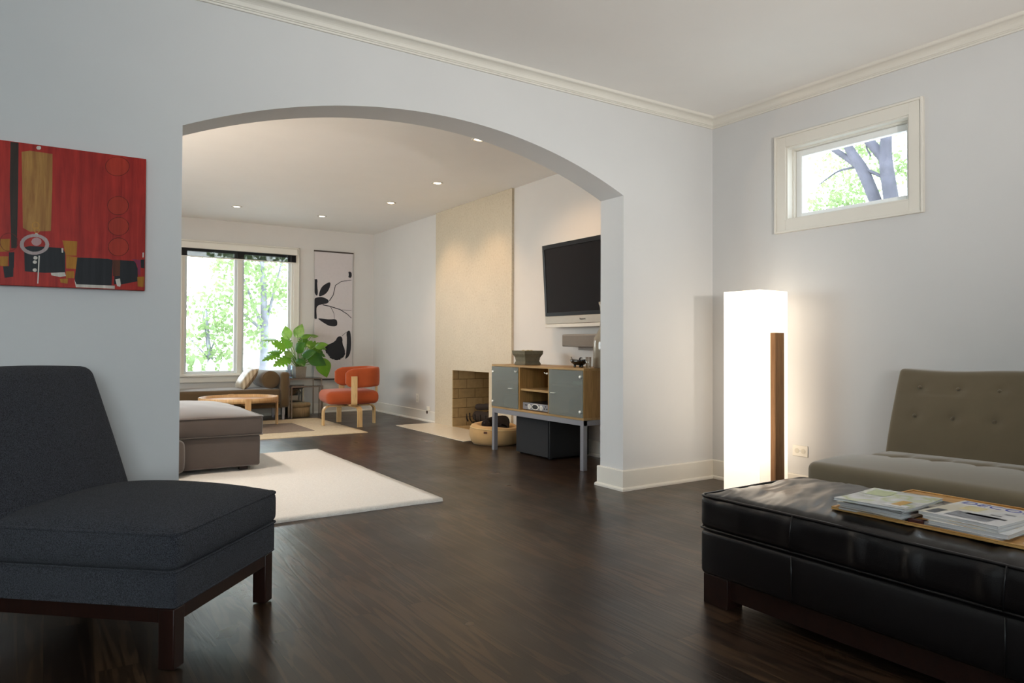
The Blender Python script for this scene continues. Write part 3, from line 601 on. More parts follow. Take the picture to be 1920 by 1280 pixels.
def magazine(label, cx_, cy_, z, th, rot, cov, w=.275, d=.212, curl=0.0, extra=None, group=None):
    t = thing('magazine', label, 'magazine', (cx_, cy_, z), rot, group=group, local=True)
    def grid(z0, sh=0.0):
        def hz(x, y):
            u, v_ = x/(w/2), y/(d/2)
            return z0+curl*max(0, u-.1)**2*.4*(1+.4*v_)+.0012*nz((x, y, z0*9), (9, 9, 50), cov+3)
        return hz
    b = B(); n = 8
    def slab(b, x0, x1, y0, y1, za_, zb_, top, mi):
        tv, bv = {}, {}
        for i in range(n+1):
            for j in range(n+1):
                x = x0+(x1-x0)*i/n; y = y0+(y1-y0)*j/n; c = curl*max(0, -x/(w/2)-.0)**2*.6
                tv[i, j] = b.verts.new((x, y, zb_+c)); bv[i, j] = b.verts.new((x, y, za_+c))
        for i in range(n):
            for j in range(n):
                f = b.faces.new((tv[i, j], tv[i+1, j], tv[i+1, j+1], tv[i, j+1])); f.material_index = mi
                f = b.faces.new((bv[i, j], bv[i, j+1], bv[i+1, j+1], bv[i+1, j])); f.material_index = mi
        for i in range(n):
            for (a, c) in (((i, 0), (i+1, 0)), ((i, n), (i+1, n)), ((0, i), (0, i+1)), ((n, i), (n, i+1))):
                f = b.faces.new((bv[a], bv[c], tv[c], tv[a])); f.material_index = mi
    slab(b, -w/2+.003, w/2-.003, -d/2+.003, d/2, .0006, th-.0006, 0, 0)
    obj('pages', b, page_edge.m, t)
    b = B(); slab(b, -w/2, w/2, -d/2, d/2+.001, th-.0005, th, 0, 0); slab(b, -w/2, w/2, -d/2, d/2+.001, 0, .0005, 0, 0)
    c = obj('cover', b, covers[cov], t)
    return t, c, th
zt = .4530
# left pile, built up from the tray
zz = zt; left = [(3, .006, .06, 'dark-covered magazine, lowest of the left pile on the tray', 2.372, 1.292), (1, .008, -.05, 'tan magazine, second from the bottom of the left pile on the tray', 2.378, 1.284),
        (4, .010, .03, 'thick white magazine in the middle of the left pile on the tray', 2.374, 1.296), (3, .007, -.09, 'magazine with a dark tattered cover, second from the top of the left pile', 2.380, 1.272)]
for cov, th, rot, lab, x, y in left:
    magazine(lab, x, y, zz, th, rot, cov, group='magazines on the ottoman'); zz += th
t, c, th = magazine('open-edged pale magazine with green and yellow cover, top of the left pile', 2.352, 1.286, zz, .008, .10, 0, .30, .225, .010, group='magazines on the ottoman')
# printed blocks on its cover
b = B()
for x0, x1, y0, y1, mi in ((-.10, .0, -.075, -.045, 0), (-.12, -.08, -.10, -.03, 1), (.02, .12, .02, .09, 2)): box(b, x0, x1, y0, y1, .0088, .0089, mi)
for v_ in b.verts:
    v_.co.z += .010*max(0, -v_.co.x/.15)**2*.6
obj('printed_panel', b, [plain('print_gold', '#d9a83c', .3), plain('print_white', '#f2f2f6', .3), plain('print_green', '#c3cf9c', .3)], t, off=(0, 0, 0))
zz = zt; right = [(2, .009, -.06, 'blue and white magazine, lowest of the right pile on the tray', 2.386, 1.012), (4, .012, .04, 'thick white magazine, second from the bottom of the right pile on the tray', 2.380, 1.004),
        (1, .009, -.03, 'tan magazine, second from the top of the right pile on the tray', 2.386, 1.018)]
for cov, th, rot, lab, x, y in right:
    magazine(lab, x, y, zz, th, rot, cov, group='magazines on the ottoman'); zz += th
t, c, th = magazine('pale grey decor magazine with thin blue title lettering, top of the right pile', 2.392, 1.025, zz, .010, -.04, 4, .28, .225, 0, group='magazines on the ottoman')
txt = bpy.data.curves.new('title', 'FONT'); txt.body = 'DECOR'; txt.size = .060; txt.extrude = .0002; txt.align_x = 'CENTER'; txt.space_character = 1.05
to = text_mesh('title', txt); to.parent = t; to.location = (.088, 0, .0104); to.rotation_euler = (0, 0, -PI/2)
to.data.materials.append(plain('blue_ink', '#2238a8', .4)); to['label'] = 'thin blue title lettering'
b = B()
for x0, x1, y0, y1, mi in ((.0, .07, .01, .065, 0), (-.115, -.03, -.07, .05, 1), (-.055, -.035, -.09, .02, 2), (-.01, .0, -.03, -.06, 2), (-.125, -.05, .07, .10, 2), (.03, .045, -.08, -.05, 1)): box(b, min(x0, x1), max(x0, x1), min(y0, y1), max(y0, y1), .0101, .0102, mi)
obj('printed_picture', b, [plain('print_cream', '#d8cc98', .35), plain('print_grey', '#7d8088', .35, var=.5, scale=40), plain('print_slate', '#34383f', .35)], t, off=(0, 0, 0))
t = thing('loose_page', 'cream loose pages lying on the tray right of the magazine piles', 'paper', (2.40, .80, .4535), .05, local=True)
b = B(); box(b, -.12, .14, -.13, .075, 0, .0012); box(b, -.11, .13, -.14, .06, .0014, .0024, 0); obj('sheet', b, plain('cream_paper', '#e6e1d0', .7), t)
t = thing('bookmark_card', 'small dark red folded card sticking out between the magazine piles', 'card', (2.262, 1.150, .4535), .25, local=True)
b = B(); prism(b, [(-.02, 0), (.03, 0), (.028, .006), (-.012, .013), (-.02, .010)], -.022, .02, 'Y'); obj('folded_sheet', b, plain('dark_red_card', '#3c0f0e', .5), t)

# ---- settee
velvet = fabric('taupe_velvet', '#736752', .12, 900, .9, .15, .0006, .55)
velvet2 = fabric('grey_seat_velvet', '#7c705a', .12, 900, .9, .15, .0006, .55)
st = thing('settee', 'armless taupe velvet settee with button-tufted back and seat against the right wall', 'sofa', (3.68, 1.30, 0))
sX0, sX1, sY0, sY1 = 3.205, 4.06, .38, 2.175
tufts = [(3.74, 1.974-.2*i) for i in range(8)]
def seat_t(p, s):
    if s[2] > .5:
        dmin = 0
        for tx, ty in tufts:
            d2 = ((p.x-tx)**2+(p.y-ty)**2); dmin = max(dmin, math.exp(-d2/(2*.030**2)))
        # grooves between neighbouring tufts
        gx = abs(p.x-3.74); gy = min(abs(p.y-(1.974-.2*i)) for i in range(8))
        gr = max(math.exp(-(gx/.03)**2), math.exp(-(gy/.02)**2)*math.exp(-(gx/.10)**2))
        p.z += .012*math.sin(PI*min(1, max(0, (p.x-3.2)/.5)))
        p.z -= (.030*dmin+.018*gr)*min(1, s[2])
    if s[0] < -.7: p.x += .004*math.sin(p.y*62+2*nz((p.x, p.y, p.z), (1, 3, 4), 5))*(1-abs(s[2])**3)*max(0, nz((0, p.y, p.z), (1, 3, 2), 11)+.4)
    return p
b = B(); cushion(b, (sX0, sY0, .13), (sX1, sY1, .416), .035, (60, 110, 8), (.010, .010, .028), seat_t)
obj('seat', b, velvet2, st)
bt = [(1.638+.196*k, z) for k in range(-5, 3) for z in (.622, .774)]
def back_t(p, s):
    z = p.z; t = (z-.40)/.47
    sh = .14*t**1.25 if t > 0 else 0
    p.x += sh
    if s[0] < 0:
        p.x -= .02*max(0, 1-s[1]**6)*math.sin(PI*min(1, max(0, t)))
        for ty, tz in bt:
            d2 = ((p.y-ty)**2+(p.z-tz)**2); p.x += .010*math.exp(-d2/(2*.020**2))
            p.x += .0016*math.exp(-((p.z-tz)/.008)**2-((p.y-ty)/.05)**2)
    p.y += -.012*max(0, t)*(1 if s[1] > 0 else -1)
    if s[2] > .5: p.z += .006*math.sin(p.y*9)*1.0
    return p
b = B(); cushion(b, (3.93, sY0, .34), (4.05, sY1, .872), .022, (5, 100, 46), (0, 0, 0), back_t)
bk = obj('backrest', b, velvet, st)
for ty, tz in bt:
    t_ = (tz-.40)/.47; x = 3.93+.14*t_**1.25-.02*math.sin(PI*t_)+.008
    b = B(); lathe(b, [(.0001, -.006), (.006, -.005), (.0095, -.001), (.010, .003), (.008, .006)], (x, ty, tz), 14, axis='X'); obj('button', b, velvet, bk)
b = B()
box(b, sX0+.04, sX1-.04, sY0+.04, sY1-.04, .10, .14)
obj('frame', b, dark_wood_m, st)
for x in (sX0+.05, sX1-.10):
    for y in (sY0+.05, sY1-.10):
        b = B(); lathe(b, [(.016, 0), (.025, .105)], (x+.025, y+.025, 0), 14); obj('leg', b, dark_wood_m, st)

# ---- floor lamp
def shade_m():
    m = N('lit_white_acrylic'); c = m.n('TexCoord'); s = m.n('SeparateXYZ'); m.l(c.outputs['Object'], s.inputs[0])
    r = m.ramp(m.n('MapRange').outputs[0], [(0, (1, 1, 1, 1))])
    mr = [n for n in m.t.nodes if n.type == 'MAP_RANGE'][0]; mr.inputs[1].default_value = 0; mr.inputs[2].default_value = 1.4; m.l(s.outputs['Z'], mr.inputs[0])
    rp_ = [n for n in m.t.nodes if n.type == 'VALTORGB'][0]; e = rp_.color_ramp.elements
    vals = [(0, .38), (.12, .5), (.3, 1.0), (.5, .82), (.72, .72), (.9, 1.0), (1, .95)]
    while len(e) < len(vals): e.new(.5)
    for i, (p, q) in enumerate(vals): e[i].position = p; e[i].color = (q, q, q, 1)
    mu = m.n('Math', operation='MULTIPLY'); mu.inputs[1].default_value = LAMP; m.l(rp_.outputs[0], mu.inputs[0])
    m.set((.9, .88, .84, 1), .35)
    m.b.inputs['Emission Color'].default_value = (1.0, .82, .62, 1); m.l(mu.outputs[0], m.b.inputs['Emission Strength'])
    return m.m
LAMP = 2.0
lx0, ly0, ls, lh = 3.775, 2.885, .285, 1.358
lp = thing('floor_lamp', 'tall square glowing white acrylic floor lamp with a walnut strip, in the right corner', 'lamp', (lx0+ls/2, ly0+ls/2, 0))
sh = shade_m()
b = B(); box(b, lx0, lx0+ls, ly0, ly0+ls, .02, lh, bev=.002); obj('lamp_shade', b, sh, lp)
b = B(); box(b, lx0+.012, lx0+ls-.012, ly0+.012, ly0+ls-.012, 0, .02); obj('base', b, black_m, lp)
b = B(); box(b, lx0+.105, lx0+.195, ly0-.040, ly0-.001, .0, 1.085, bev=.0015); tag(obj('strip', b, wood('walnut', '#8a6038', '#a87a4c', 'Z', .45), lp), label='walnut upright strip')

# ---- outlets
def outlet(x, y, z, label, face='X', w=.072, h=.115, horizontal=True):
    t = thing('wall_outlet', label, 'outlet', (x, y, z))
    if horizontal: w, h = h, w
    b = B(); box(b, x-.006, x-.0005, y-w/2, y+w/2, z-h/2, z+h/2, bev=.002); pl_ = obj('cover_plate', b, trim_m, t)
    for s in (-1, 1):
        b = B(); c = (x-.007, y+s*.024 if horizontal else y, z if horizontal else z+s*.024)
        lathe(b, [(.0165, -.001), (.0165, .0012), (.0155, .0018)], c, 18, axis='X')
        obj('socket', b, plain('socket_plastic', '#c9c4b8', .4), t)
    b = B(); lathe(b, [(.003, -.001), (.003, .001)], (x-.0065, y, z), 8, axis='X'); obj('screw', b, steel_m, t)
    return t
outlet(XR, 2.906, .297, 'white horizontal wall outlet low between the lamp and the settee')

# ---- low stand lamps added out of view as fill for ceilings and walls
def fill_uplight(lab, x, y, h, power, col, aim, cone=2.0):
    t = thing('fill_uplight', lab, 'lamp', (x, y, 0))
    b = B(); lathe(b, [(.0001, 0), (.14, 0), (.14, .015), (.02, .03), (.0001, .03)], (x, y, 0), 32); obj('base', b, steel_m, t)
    b = B(); tube(b, [(x, y, .03), (x, y, h-.10)], .012, 12); obj('pole', b, steel_m, t)
    q = (Vector(aim)-Vector((x, y, h))).to_track_quat('-Z', 'Y')
    b = B(); lathe(b, [(.0001, .105), (.03, .10), (.085, .06), (.11, -.02), (.106, -.02), (.08, .055), (.0001, .09)], (0, 0, 0), 36)
    xform(b, b.verts, Matrix.Translation((x, y, h)) @ q.to_matrix().to_4x4()); obj('lamp_shade', b, steel_m, t)
    l = bpy.data.lights.new('fill_bulb', 'SPOT'); l.energy = power; l.color = col; l.spot_size = cone; l.spot_blend = 1.0; l.shadow_soft_size = .06
    o = bpy.data.objects.new('fill_bulb', l); COL.objects.link(o); o.location = (x, y, h); o.rotation_euler = q.to_euler()
fill_uplight('steel fill lamp added unseen behind the camera in the front room', 1.7, -0.9, 1.25, 370, (1.0, .94, .87), (2.55, 1.7, 2.72), 1.6)
fill_uplight('steel fill lamp added unseen in the left corner of the rear room', -1.3, 5.2, 1.25, 330, (1.0, .78, .58), (.8, 6.2, 2.67), 2.0)
# ================================================================== rear room
# ---- fireplace
stone = N('cream_limestone'); v = stone.coord()
f1 = stone.noise(v, 45, 5, .7); f2 = stone.noise(v, 6, 3)
stone.set(stone.mix(stone.ramp(f1, [(.33, lin('#b8a88e')), (.43, lin('#c4b8a2')), (.7, lin('#ccc1ad'))]), stone.ramp(f2, [(.3, (.95, .95, .95, 1)), (.7, (1, 1, 1, 1))]), 1.0, 'MULTIPLY'), .5, 0, .35)
hstone = plain('polished_limestone', '#ded5c3', .22, spec=.5, var=.03, scale=20)
def brick_mat():
    m = N('fire_brick'); c = m.n('TexCoord'); s = m.n('SeparateXYZ'); m.l(c.outputs['Object'], s.inputs[0])
    a = m.n('Math', operation='ADD'); m.l(s.outputs['X'], a.inputs[0]); m.l(s.outputs['Y'], a.inputs[1])
    k = m.n('CombineXYZ'); m.l(a.outputs[0], k.inputs['X']); m.l(s.outputs['Z'], k.inputs['Y'])
    br = m.n('TexBrick'); br.offset = .5
    for n_, x in (('Scale', 1.0), ('Brick Width', .235), ('Row Height', .116), ('Mortar Size', .003), ('Mortar Smooth', .1)): br.inputs[n_].default_value = x
    br.inputs['Color1'].default_value = lin('#b39a70'); br.inputs['Color2'].default_value = lin('#a38a62'); br.inputs['Mortar'].default_value = lin('#5d4a30')
    m.l(k.outputs[0], br.inputs['Vector'])
    g = m.ramp(m.noise(m.coord(), 18, 4), [(.3, (.82, .82, .82, 1)), (.7, (1, 1, 1, 1))])
    m.set(m.mix(br.outputs['Color'], g, 1, 'MULTIPLY'), .85, 0, .2); return m.m
brick_m = brick_mat()
XC = 4.110
fp = thing('fireplace', 'full-height cream stone fireplace with a square brick-lined opening', 'fireplace', (XC, 7.15, 0))
b = B()
box(b, XC, XF-.001, 6.27, fy0, 0.006, ZF-.001); box(b, XC, XF-.001, fy1, 8.03, 0.006, ZF-.001); box(b, XC, XF-.001, fy0, fy1, fz, ZF-.001)
obj('chimney_breast', b, stone.m, fp)
b = B()
bx = 4.72
box(b, XC+.004, bx, fy1-.012, fy1+.06, 0.002, fz+.05); box(b, XC+.004, bx, fy0-.06, fy0+.012, 0.002, fz+.05); box(b, bx, bx+.06, fy0-.06, fy1+.06, 0.002, fz+.05)
obj('firebox', b, brick_m, fp)
b = B(); box(b, XC+.004, bx+.06, fy0-.06, fy1+.06, fz-.002, fz+.05); obj('lintel', b, brick_m, fp)
b = B(); box(b, XC+.02, bx, fy0+.012, fy1-.012, .001, .010); obj('firebox_floor', b, brick_m, fp)
b = B(); box(b, 3.592, XC+.02, 6.375, 8.065, .0005, .008, bev=.001); tag(obj('hearth', b, hstone, fp), label='polished cream hearth slab')
# grate and logs
iron = plain('cast_iron', '#15120f', .6, .5, var=.2)
gt = thing('fire_grate', 'black iron fire grate with upturned prongs inside the firebox', 'grate', (4.33, 7.0, .010))
b = B()
for y in (6.86, 6.98, 7.10, 7.22):
    tube(b, [(4.15, y+.0, .20), (4.155, y, .13), (4.18, y, .09), (4.45, y, .09), (4.50, y, .14)], .008, 6)
for x in (4.22, 4.42): tube(b, [(x, 6.84, .082), (x, 7.24, .082)], .008, 6)
obj('bars', b, iron, gt)
for x in (4.22, 4.42):
    for y in (6.87, 7.21):
        b = B(); tube(b, [(x, y, .082), (x, y, .010)], .008, 6); obj('leg', b, iron, gt)
b = B(); tube(b, [(4.16, 7.27, .095), (4.15, 7.285, .13), (4.155, 7.30, .185)], [.008, .009, .004], 6); obj('prong', b, iron, gt)
bark = wood('charred_bark', '#1b120d', '#33241a', 'Y', .85, .8); cut = plain('log_end', '#4a3a2c', .8, var=.3, scale=60)
def log(label, p0, p1, r, seed):
    t = thing('firewood_log', label, 'log', tuple(p0), group='logs in the fireplace')
    b = B(); n = 10; P0, P1 = Vector(p0), Vector(p1); pts_ = [P0.lerp(P1, i/n)+Vector((.006*nz((i, 0, 0), (.7, 1, 1), seed), 0, .006*nz((i, 1, 0), (.7, 1, 1), seed+4))) for i in range(n+1)]
    tube(b, pts_, [r*(1+.12*nz((i, 2, 0), (.9, 1, 1), seed)) for i in range(n+1)], 14, cap=False); obj('bark', b, bark, t)
    for q, s in ((pts_[0], 1), (pts_[-1], -1)):
        b = B(); d = (P1-P0).normalized()*s*.003; tube(b, [q+d*.2, q+d*2.2], [r*.96, r*.96], 14); obj('cut_end', b, cut, t)
log('thick charred log lying low on the fire grate', (4.25, 7.22, .158), (4.27, 6.80, .155), .062, 1)
log('second thick log at the back of the fire grate', (4.39, 7.16, .165), (4.38, 6.84, .16), .058, 5)
log('thinner black log on top of the stack in the firebox', (4.27, 7.235, .262), (4.25, 6.83, .30), .038, 9)

# ---- television, centre speaker
tvb = plain('tv_black', '#101013', .28, var=.02)
TV = thing('television', 'flat black television with silver bottom bar, tilted down on the wall above the cabinet', 'television', (3.98, 4.93, 1.165))
tilt = math.atan2(.048, .783)
Rt = Matrix.Translation((4.0, 0, 1.165)) @ Matrix.Rotation(-tilt, 4, 'Y')
def tvbox(b, x0, x1, y0, y1, z0, z1, mi=0, bev=0):
    vs = box(b, x0, x1, y0, y1, z0, z1, mi); xform(b, vs, Rt)
ty0, ty1 = 4.335, 5.500
b = B(); tvbox(b, .012, .085, ty0+.01, ty1-.01, .03, .775); obj('rear_housing', b, tvb, TV)
b = B()
for a in ((ty0, ty1, .745, .785), (ty0, ty1, .108, .142), (ty0, ty0+.028, .142, .745), (ty1-.028, ty1, .142, .745)): tvbox(b, 0, .03, *a)
obj('bezel', b, tvb, TV, bevel=.002)
b = B(); tvbox(b, .007, .012, ty0+.028, ty1-.028, .142, .745)
scr = plain('dark_screen', '#100c10', .1, spec=.6, var=.02); obj('screen', b, scr, TV)
silver = plain('tv_silver', '#b3ada2', .4, .3, var=.02)
b = B(); tvbox(b, -.002, .03, ty0, ty1, .036, .107); obj('front_panel', b, silver, TV, bevel=.004)
b = B(); tvbox(b, -.006, .03, ty0, ty1, .0, .034); obj('lower_bar', b, plain('tv_pale_silver', '#d6d0c6', .4, .2, var=.02), TV, bevel=.004)
tx = bpy.data.curves.new('logo', 'FONT'); tx.body = 'Panasonic'; tx.size = .022; tx.extrude = .0004; tx.align_x = 'CENTER'; tx.align_y = 'CENTER'
lo_ = text_mesh('logo', tx); lo_.data.materials.append(black_m); lo_.parent = TV
lo_.matrix_local = Matrix.Translation(-Vector(TV['_w'])) @ Rt @ Matrix.Translation((-.003, 4.93, .072)) @ Matrix.Rotation(-PI/2, 4, 'Z') @ Matrix.Rotation(PI/2, 4, 'X')
b = B(); box(b, 4.07, XF-.001, 4.70, 5.15, 1.35, 1.65); obj('bracket', b, black_m, TV)
sp = thing('center_speaker', 'small grey centre speaker on a wall bracket under the television', 'speaker', (4.05, 4.92, .985))
b = B(); box(b, 3.995, 4.115, 4.60, 5.24, .985, 1.10, bev=.012, seg=3); obj('cabinet', b, plain('speaker_grey', '#8d8780', .6), sp)
b = B(); box(b, 3.990, 3.996, 4.615, 5.225, .997, 1.088, bev=.002); obj('grille', b, fabric('speaker_cloth', '#827c75', .2, 1500), sp)
b = B(); box(b, 4.08, XF-.001, 4.72, 5.10, .955, .988); obj('bracket', b, plain('bracket_grey', '#77716a', .5), sp)

# ---- media cabinet
oakY = wood('oak_veneer', '#97774a', '#b08f5e', 'Y', .45); oakZ = wood('oak_veneer_upright', '#8a693a', '#a8814e', 'Z', .45)
gly = plain('grey_lacquer_metal', '#8c8c92', .4, .4, var=.02)
cX0, cX1, cY0, cY1, cZ0, cZ1 = 3.560, 3.965, 4.380, 5.772, .400, .815
mc = thing('media_cabinet', 'oak media cabinet with two frosted glass doors on a grey metal leg frame', 'cabinet', ((cX0+cX1)/2, (cY0+cY1)/2, 0))
t = .018
b = B(); box(b, cX0, cX1, cY0, cY1, cZ1-t, cZ1, bev=.001); obj('top', b, oakY, mc)
b = B(); box(b, cX0, cX1, cY0, cY1, cZ0, cZ0+t, bev=.001); obj('bottom', b, oakY, mc)
for y in (cY0, cY1-t):
    b = B(); box(b, cX0, cX1, y, y+t, cZ0+t, cZ1-t, bev=.001); obj('side_panel', b, oakZ, mc)
for y in (4.842, 5.292):
    b = B(); box(b, cX0+.001, cX1-.012, y, y+t, cZ0+t, cZ1-t); obj('divider', b, oakZ, mc)
b = B(); box(b, cX1-.012, cX1-.002, cY0+t, cY1-t, cZ0+t, cZ1-t); obj('back_panel', b, oakZ, mc)
b = B(); box(b, cX0+.012, cX1-.012, 4.842+t, 5.292, .590, .608); obj('shelf', b, oakY, mc)
b = B(); box(b, cX0+.03, cX1-.012, 5.292+t, cY1-t, .640, .656); obj('shelf', b, oakY, mc)
b = B(); box(b, cX0+.03, cX1-.012, cY0+t, 4.842, .655, .671); obj('shelf', b, oakY, mc)
def frost():
    m = N('frosted_glass'); tr_ = m.n('BsdfTransparent'); tr_.inputs[0].default_value = (.80, .87, .85, 1)
    tl = m.n('BsdfTranslucent'); tl.inputs[0].default_value = (.55, .66, .66, 1); df = m.n('BsdfDiffuse'); df.inputs[0].default_value = (.30, .32, .30, 1)
    g = m.n('BsdfGlossy'); g.inputs['Roughness'].default_value = .22
    a = m.n('MixShader'); a.inputs[0].default_value = .40; m.l(tr_.outputs[0], a.inputs[1]); m.l(df.outputs[0], a.inputs[2])
    lw = m.n('LayerWeight'); lw.inputs[0].default_value = .4; k = m.n('Math', operation='MULTIPLY_ADD'); k.inputs[1].default_value = .5; k.inputs[2].default_value = .06; m.l(lw.outputs['Fresnel'], k.inputs[0])
    c = m.n('MixShader'); m.l(k.outputs[0], c.inputs[0]); m.l(a.outputs[0], c.inputs[1]); m.l(g.outputs[0], c.inputs[2])
    m.l(c.outputs[0], m.out.inputs[0]); return m.m
frost_m = frost(); chr2 = plain('door_fitting', '#d8d8d4', .3, .6, var=.02)
for (y0, y1, hy, ky) in ((5.292+t+.002, cY1-.004-t*.0-.006, 5.735, 5.425), (cY0+.006, 4.842-.002, 4.414, 4.770)):
    b = B(); box(b, cX0-.006, cX0-.001, y0, y1, cZ0+t+.002, cZ1-t-.002); dr = obj('door', b, frost_m, mc)
    for z in (.465, .745):
        b = B(); lathe(b, [(.0001, -.012), (.011, -.012), (.014, -.008), (.014, 0)], (cX0-.005, hy, z), 16, axis='X'); obj('hinge', b, chr2, dr)
    b = B(); box(b, cX0-.024, cX0-.006, ky-.028, ky+.028, .597, .604, bev=.002); obj('handle', b, chr2, dr)
for y in (5.330, 4.868):
    b = B(); lathe(b, [(.0001, -.02), (.009, -.02), (.009, 0)], (cX0-.006 if y > 5 else cX0+.01, y, .757), 12, axis='X'); tube(b, [(cX0-.02, y, .757), (cX0-.02, y+.02, .765)], .004, 6); obj('lock', b, chr2, mc)
b = B()
for y in (cY0+.006, cY1-.046): box(b, cX0+.006, cX1-.006, y, y+.04, .356, .398)
for x in (cX0+.002, cX1-.042): box(b, x, x+.04, cY0+.046, cY1-.046, .356, .398)
obj('base_frame', b, gly, mc, bevel=.001)
for x in (cX0+.002, cX1-.042):
    for y in (cY0+.006, cY1-.046):
        b = B(); box(b, x, x+.04, y, y+.04, 0, .398); obj('leg', b, gly, mc, bevel=.001)
# receiver
rc = thing('receiver', 'silver audio receiver with oval display on the open lower shelf of the cabinet', 'receiver', (3.72, 5.07, cZ0+t))
zb = cZ0+t
b = B(); box(b, 3.60, 3.90, 4.872, 5.276, zb+.006, zb+.066, bev=.003); obj('case', b, plain('receiver_case', '#25252a', .4, .3), rc)
b = B(); box(b, 3.586, 3.600, 4.870, 5.278, zb+.006, zb+.068, bev=.003); obj('front_panel', b, plain('receiver_silver', '#8e8e94', .35, .4, var=.02), rc)
def oval(b, y, z, ry, rz, x, th, mi=0):
    lathe(b, [(.0001, -th), (1, -th), (1, 0)], (x, y, z), 24, mi, 'X')
def ovals(name, y, z, ry, rz, x, th, m_, par):
    b = B(); n = 24; vs = [[b.verts.new((x-(th if k else 0), y+ry*math.cos(2*PI*i/n), z+rz*math.sin(2*PI*i/n))) for i in range(n)] for k in (0, 1)]
    b.faces.new(vs[1]); b.faces.new(vs[0])
    for i in range(n): b.faces.new((vs[0][i], vs[0][(i+1) % n], vs[1][(i+1) % n], vs[1][i]))
    return obj(name, b, m_, par)
wht = plain('white_bezel', '#e9e7df', .35); zc_ = zb+.037
ovals('display_bezel', 5.082, zc_, .052, .026, 3.586, .003, wht, rc); ovals('display', 5.082, zc_, .042, .020, 3.583, .002, black_m, rc)
for y in (5.175, 4.995):
    ovals('dial_bezel', y, zc_-.002, .022, .022, 3.586, .002, wht, rc); ovals('dial', y, zc_-.002, .013, .013, 3.584, .008, chr2, rc)
for y, z in ((5.235, .045), (5.215, .045), (4.93, .05), (4.91, .03), (4.945, .03)): ovals('button', y, zb+z, .006, .006, 3.586, .002, black_m, rc)
for y in (4.90, 5.25):
    b = B(); lathe(b, [(.012, 0), (.012, .007)], (3.62, y, zb), 10); obj('foot', b, black_m, rc)
# things behind the frosted doors
gj = glass('cabinet_glassware', (.8, .88, .86), .3)
for i, (y, r, h) in enumerate(((4.75, .035, .13), (4.65, .03, .15), (4.55, .04, .11), (4.46, .028, .16))):
    o = tag(obj('glass_jar', (lambda b: (lathe(b, [(.0001, 0), (r, 0), (r, h*.75), (r*.6, h*.9), (r*.6, h), (r*.55, h), (r*.55, h*.9), (r*.94, h*.73), (r*.94, .004), (.0001, .004)], (0, 0, 0), 18), b)[1])(B()), gj), ['wide clear jar nearest the divider behind the right cabinet door', 'slim tall clear jar, second from the divider, behind the right cabinet door', 'short clear jar, third from the divider, behind the right cabinet door', 'tallest slim clear jar nearest the right end behind the cabinet door'][i], 'jar', 'glassware in the cabinet')
    o.location = (3.74, y, zb+.0005)
o = tag(obj('plate_stack', (lambda b: ([lathe(b, [(.0001, k*.006), (.05, k*.006), (.085, k*.006+.008), (.085, k*.006+.010), (.05, k*.006+.003), (.0001, k*.006+.003)], (0, 0, 0), 24) for k in range(4)], b)[1])(B()), plain('white_china', '#d7ddd0', .3)), 'stack of pale plates on the upper shelf behind the right cabinet door', 'plates'); o.location = (3.73, 4.60, .672)
o = tag(obj('storage_box', (lambda b: (box(b, -.12, .12, -.15, .15, 0, .11, bev=.004), b)[1])(B()), plain('teal_box', '#4f6a66', .5)), 'dull green storage box behind the left cabinet door', 'box'); o.location = (3.76, 5.53, zb+.0005)
# on top of the cabinet
zt2 = cZ1+.0005
pl = thing('stone_planter', 'square grey stone bowl with flared rim holding pebbles on the cabinet', 'bowl', (3.72, 5.40, zt2), .0, local=True)
def sq(b, prof, mi=0):
    rings = []
    for (r, z) in prof:
        P = rrect(-r, r, -r, r, z, r*.10, 3); 
        # equal vertex count per ring: resample by angle
        ring = []
        for k in range(48):
            a = 2*PI*k/48; ca, sa = math.cos(a), math.sin(a); q = r/max(abs(ca), abs(sa)); ring.append(b.verts.new((ca*q*(.985), sa*q*.985, z)))
        rings.append(ring)
    for i in range(len(rings)-1):
        for k in range(48):
            f = b.faces.new((rings[i][k], rings[i][(k+1) % 48], rings[i+1][(k+1) % 48], rings[i+1][k])); f.material_index = mi
    b.faces.new(rings[0]); b.faces.new(rings[-1])
b = B(); sq(b, [(.088, 0), (.090, .012), (.080, .035), (.086, .07), (.103, .10), (.106, .132), (.095, .132), (.090, .10), (.08, .095)])
obj('bowl', b, plain('dark_soapstone', '#5f5a48', .8, var=.15, scale=40, bump=.3, bscale=80), pl, bevel=.002)
for i, (x, y, r, lab) in enumerate(((-.02, .040, .027, 'pale pebble on the far side of the square stone bowl'), (-.02, -.035, .028, 'pale pebble on the near side of the square stone bowl'), (.04, .0, .027, 'pale pebble at the back of the square stone bowl'))):
    b = B(); bmesh.ops.create_uvsphere(b, u_segments=16, v_segments=10, radius=r)
    for v_ in b.verts: v_.co = Vector((v_.co.x*1.1, v_.co.y, v_.co.z*.8))*(1+.06*noise.noise(v_.co*30+Vector((i, 0, 0))))
    o = tag(obj('pebble', b, plain('pebble_cream', '#a89a74', .8, var=.2, scale=60), smooth=True), lab, 'stone', 'pebbles in the stone bowl'); o.location = (3.72+x, 5.40+y, zt2+.096+r*.75)
tb = thing('footed_dish', 'small glossy black footed dish with curled pointed ends on the cabinet', 'dish', (3.70, 4.615, zt2), .0, local=True)
gloss = plain('black_glaze', '#0b0807', .08, spec=.8)
b = B(); n = 26
for (ring_r, zz_) in ((0, 0),): pass
prof = [(.0001, .018), (.045, .020), (.072, .038), (.085, .056), (.078, .060), (.055, .062), (.0001, .066)]
lathe(b, prof, (0, 0, 0), n)
for v_ in b.verts:
    e = abs(v_.co.y)/.085
    v_.co.y *= 1.05; v_.co.x *= .8; v_.co.z += .022*max(0, e-.55)
obj('body', b, gloss, tb)
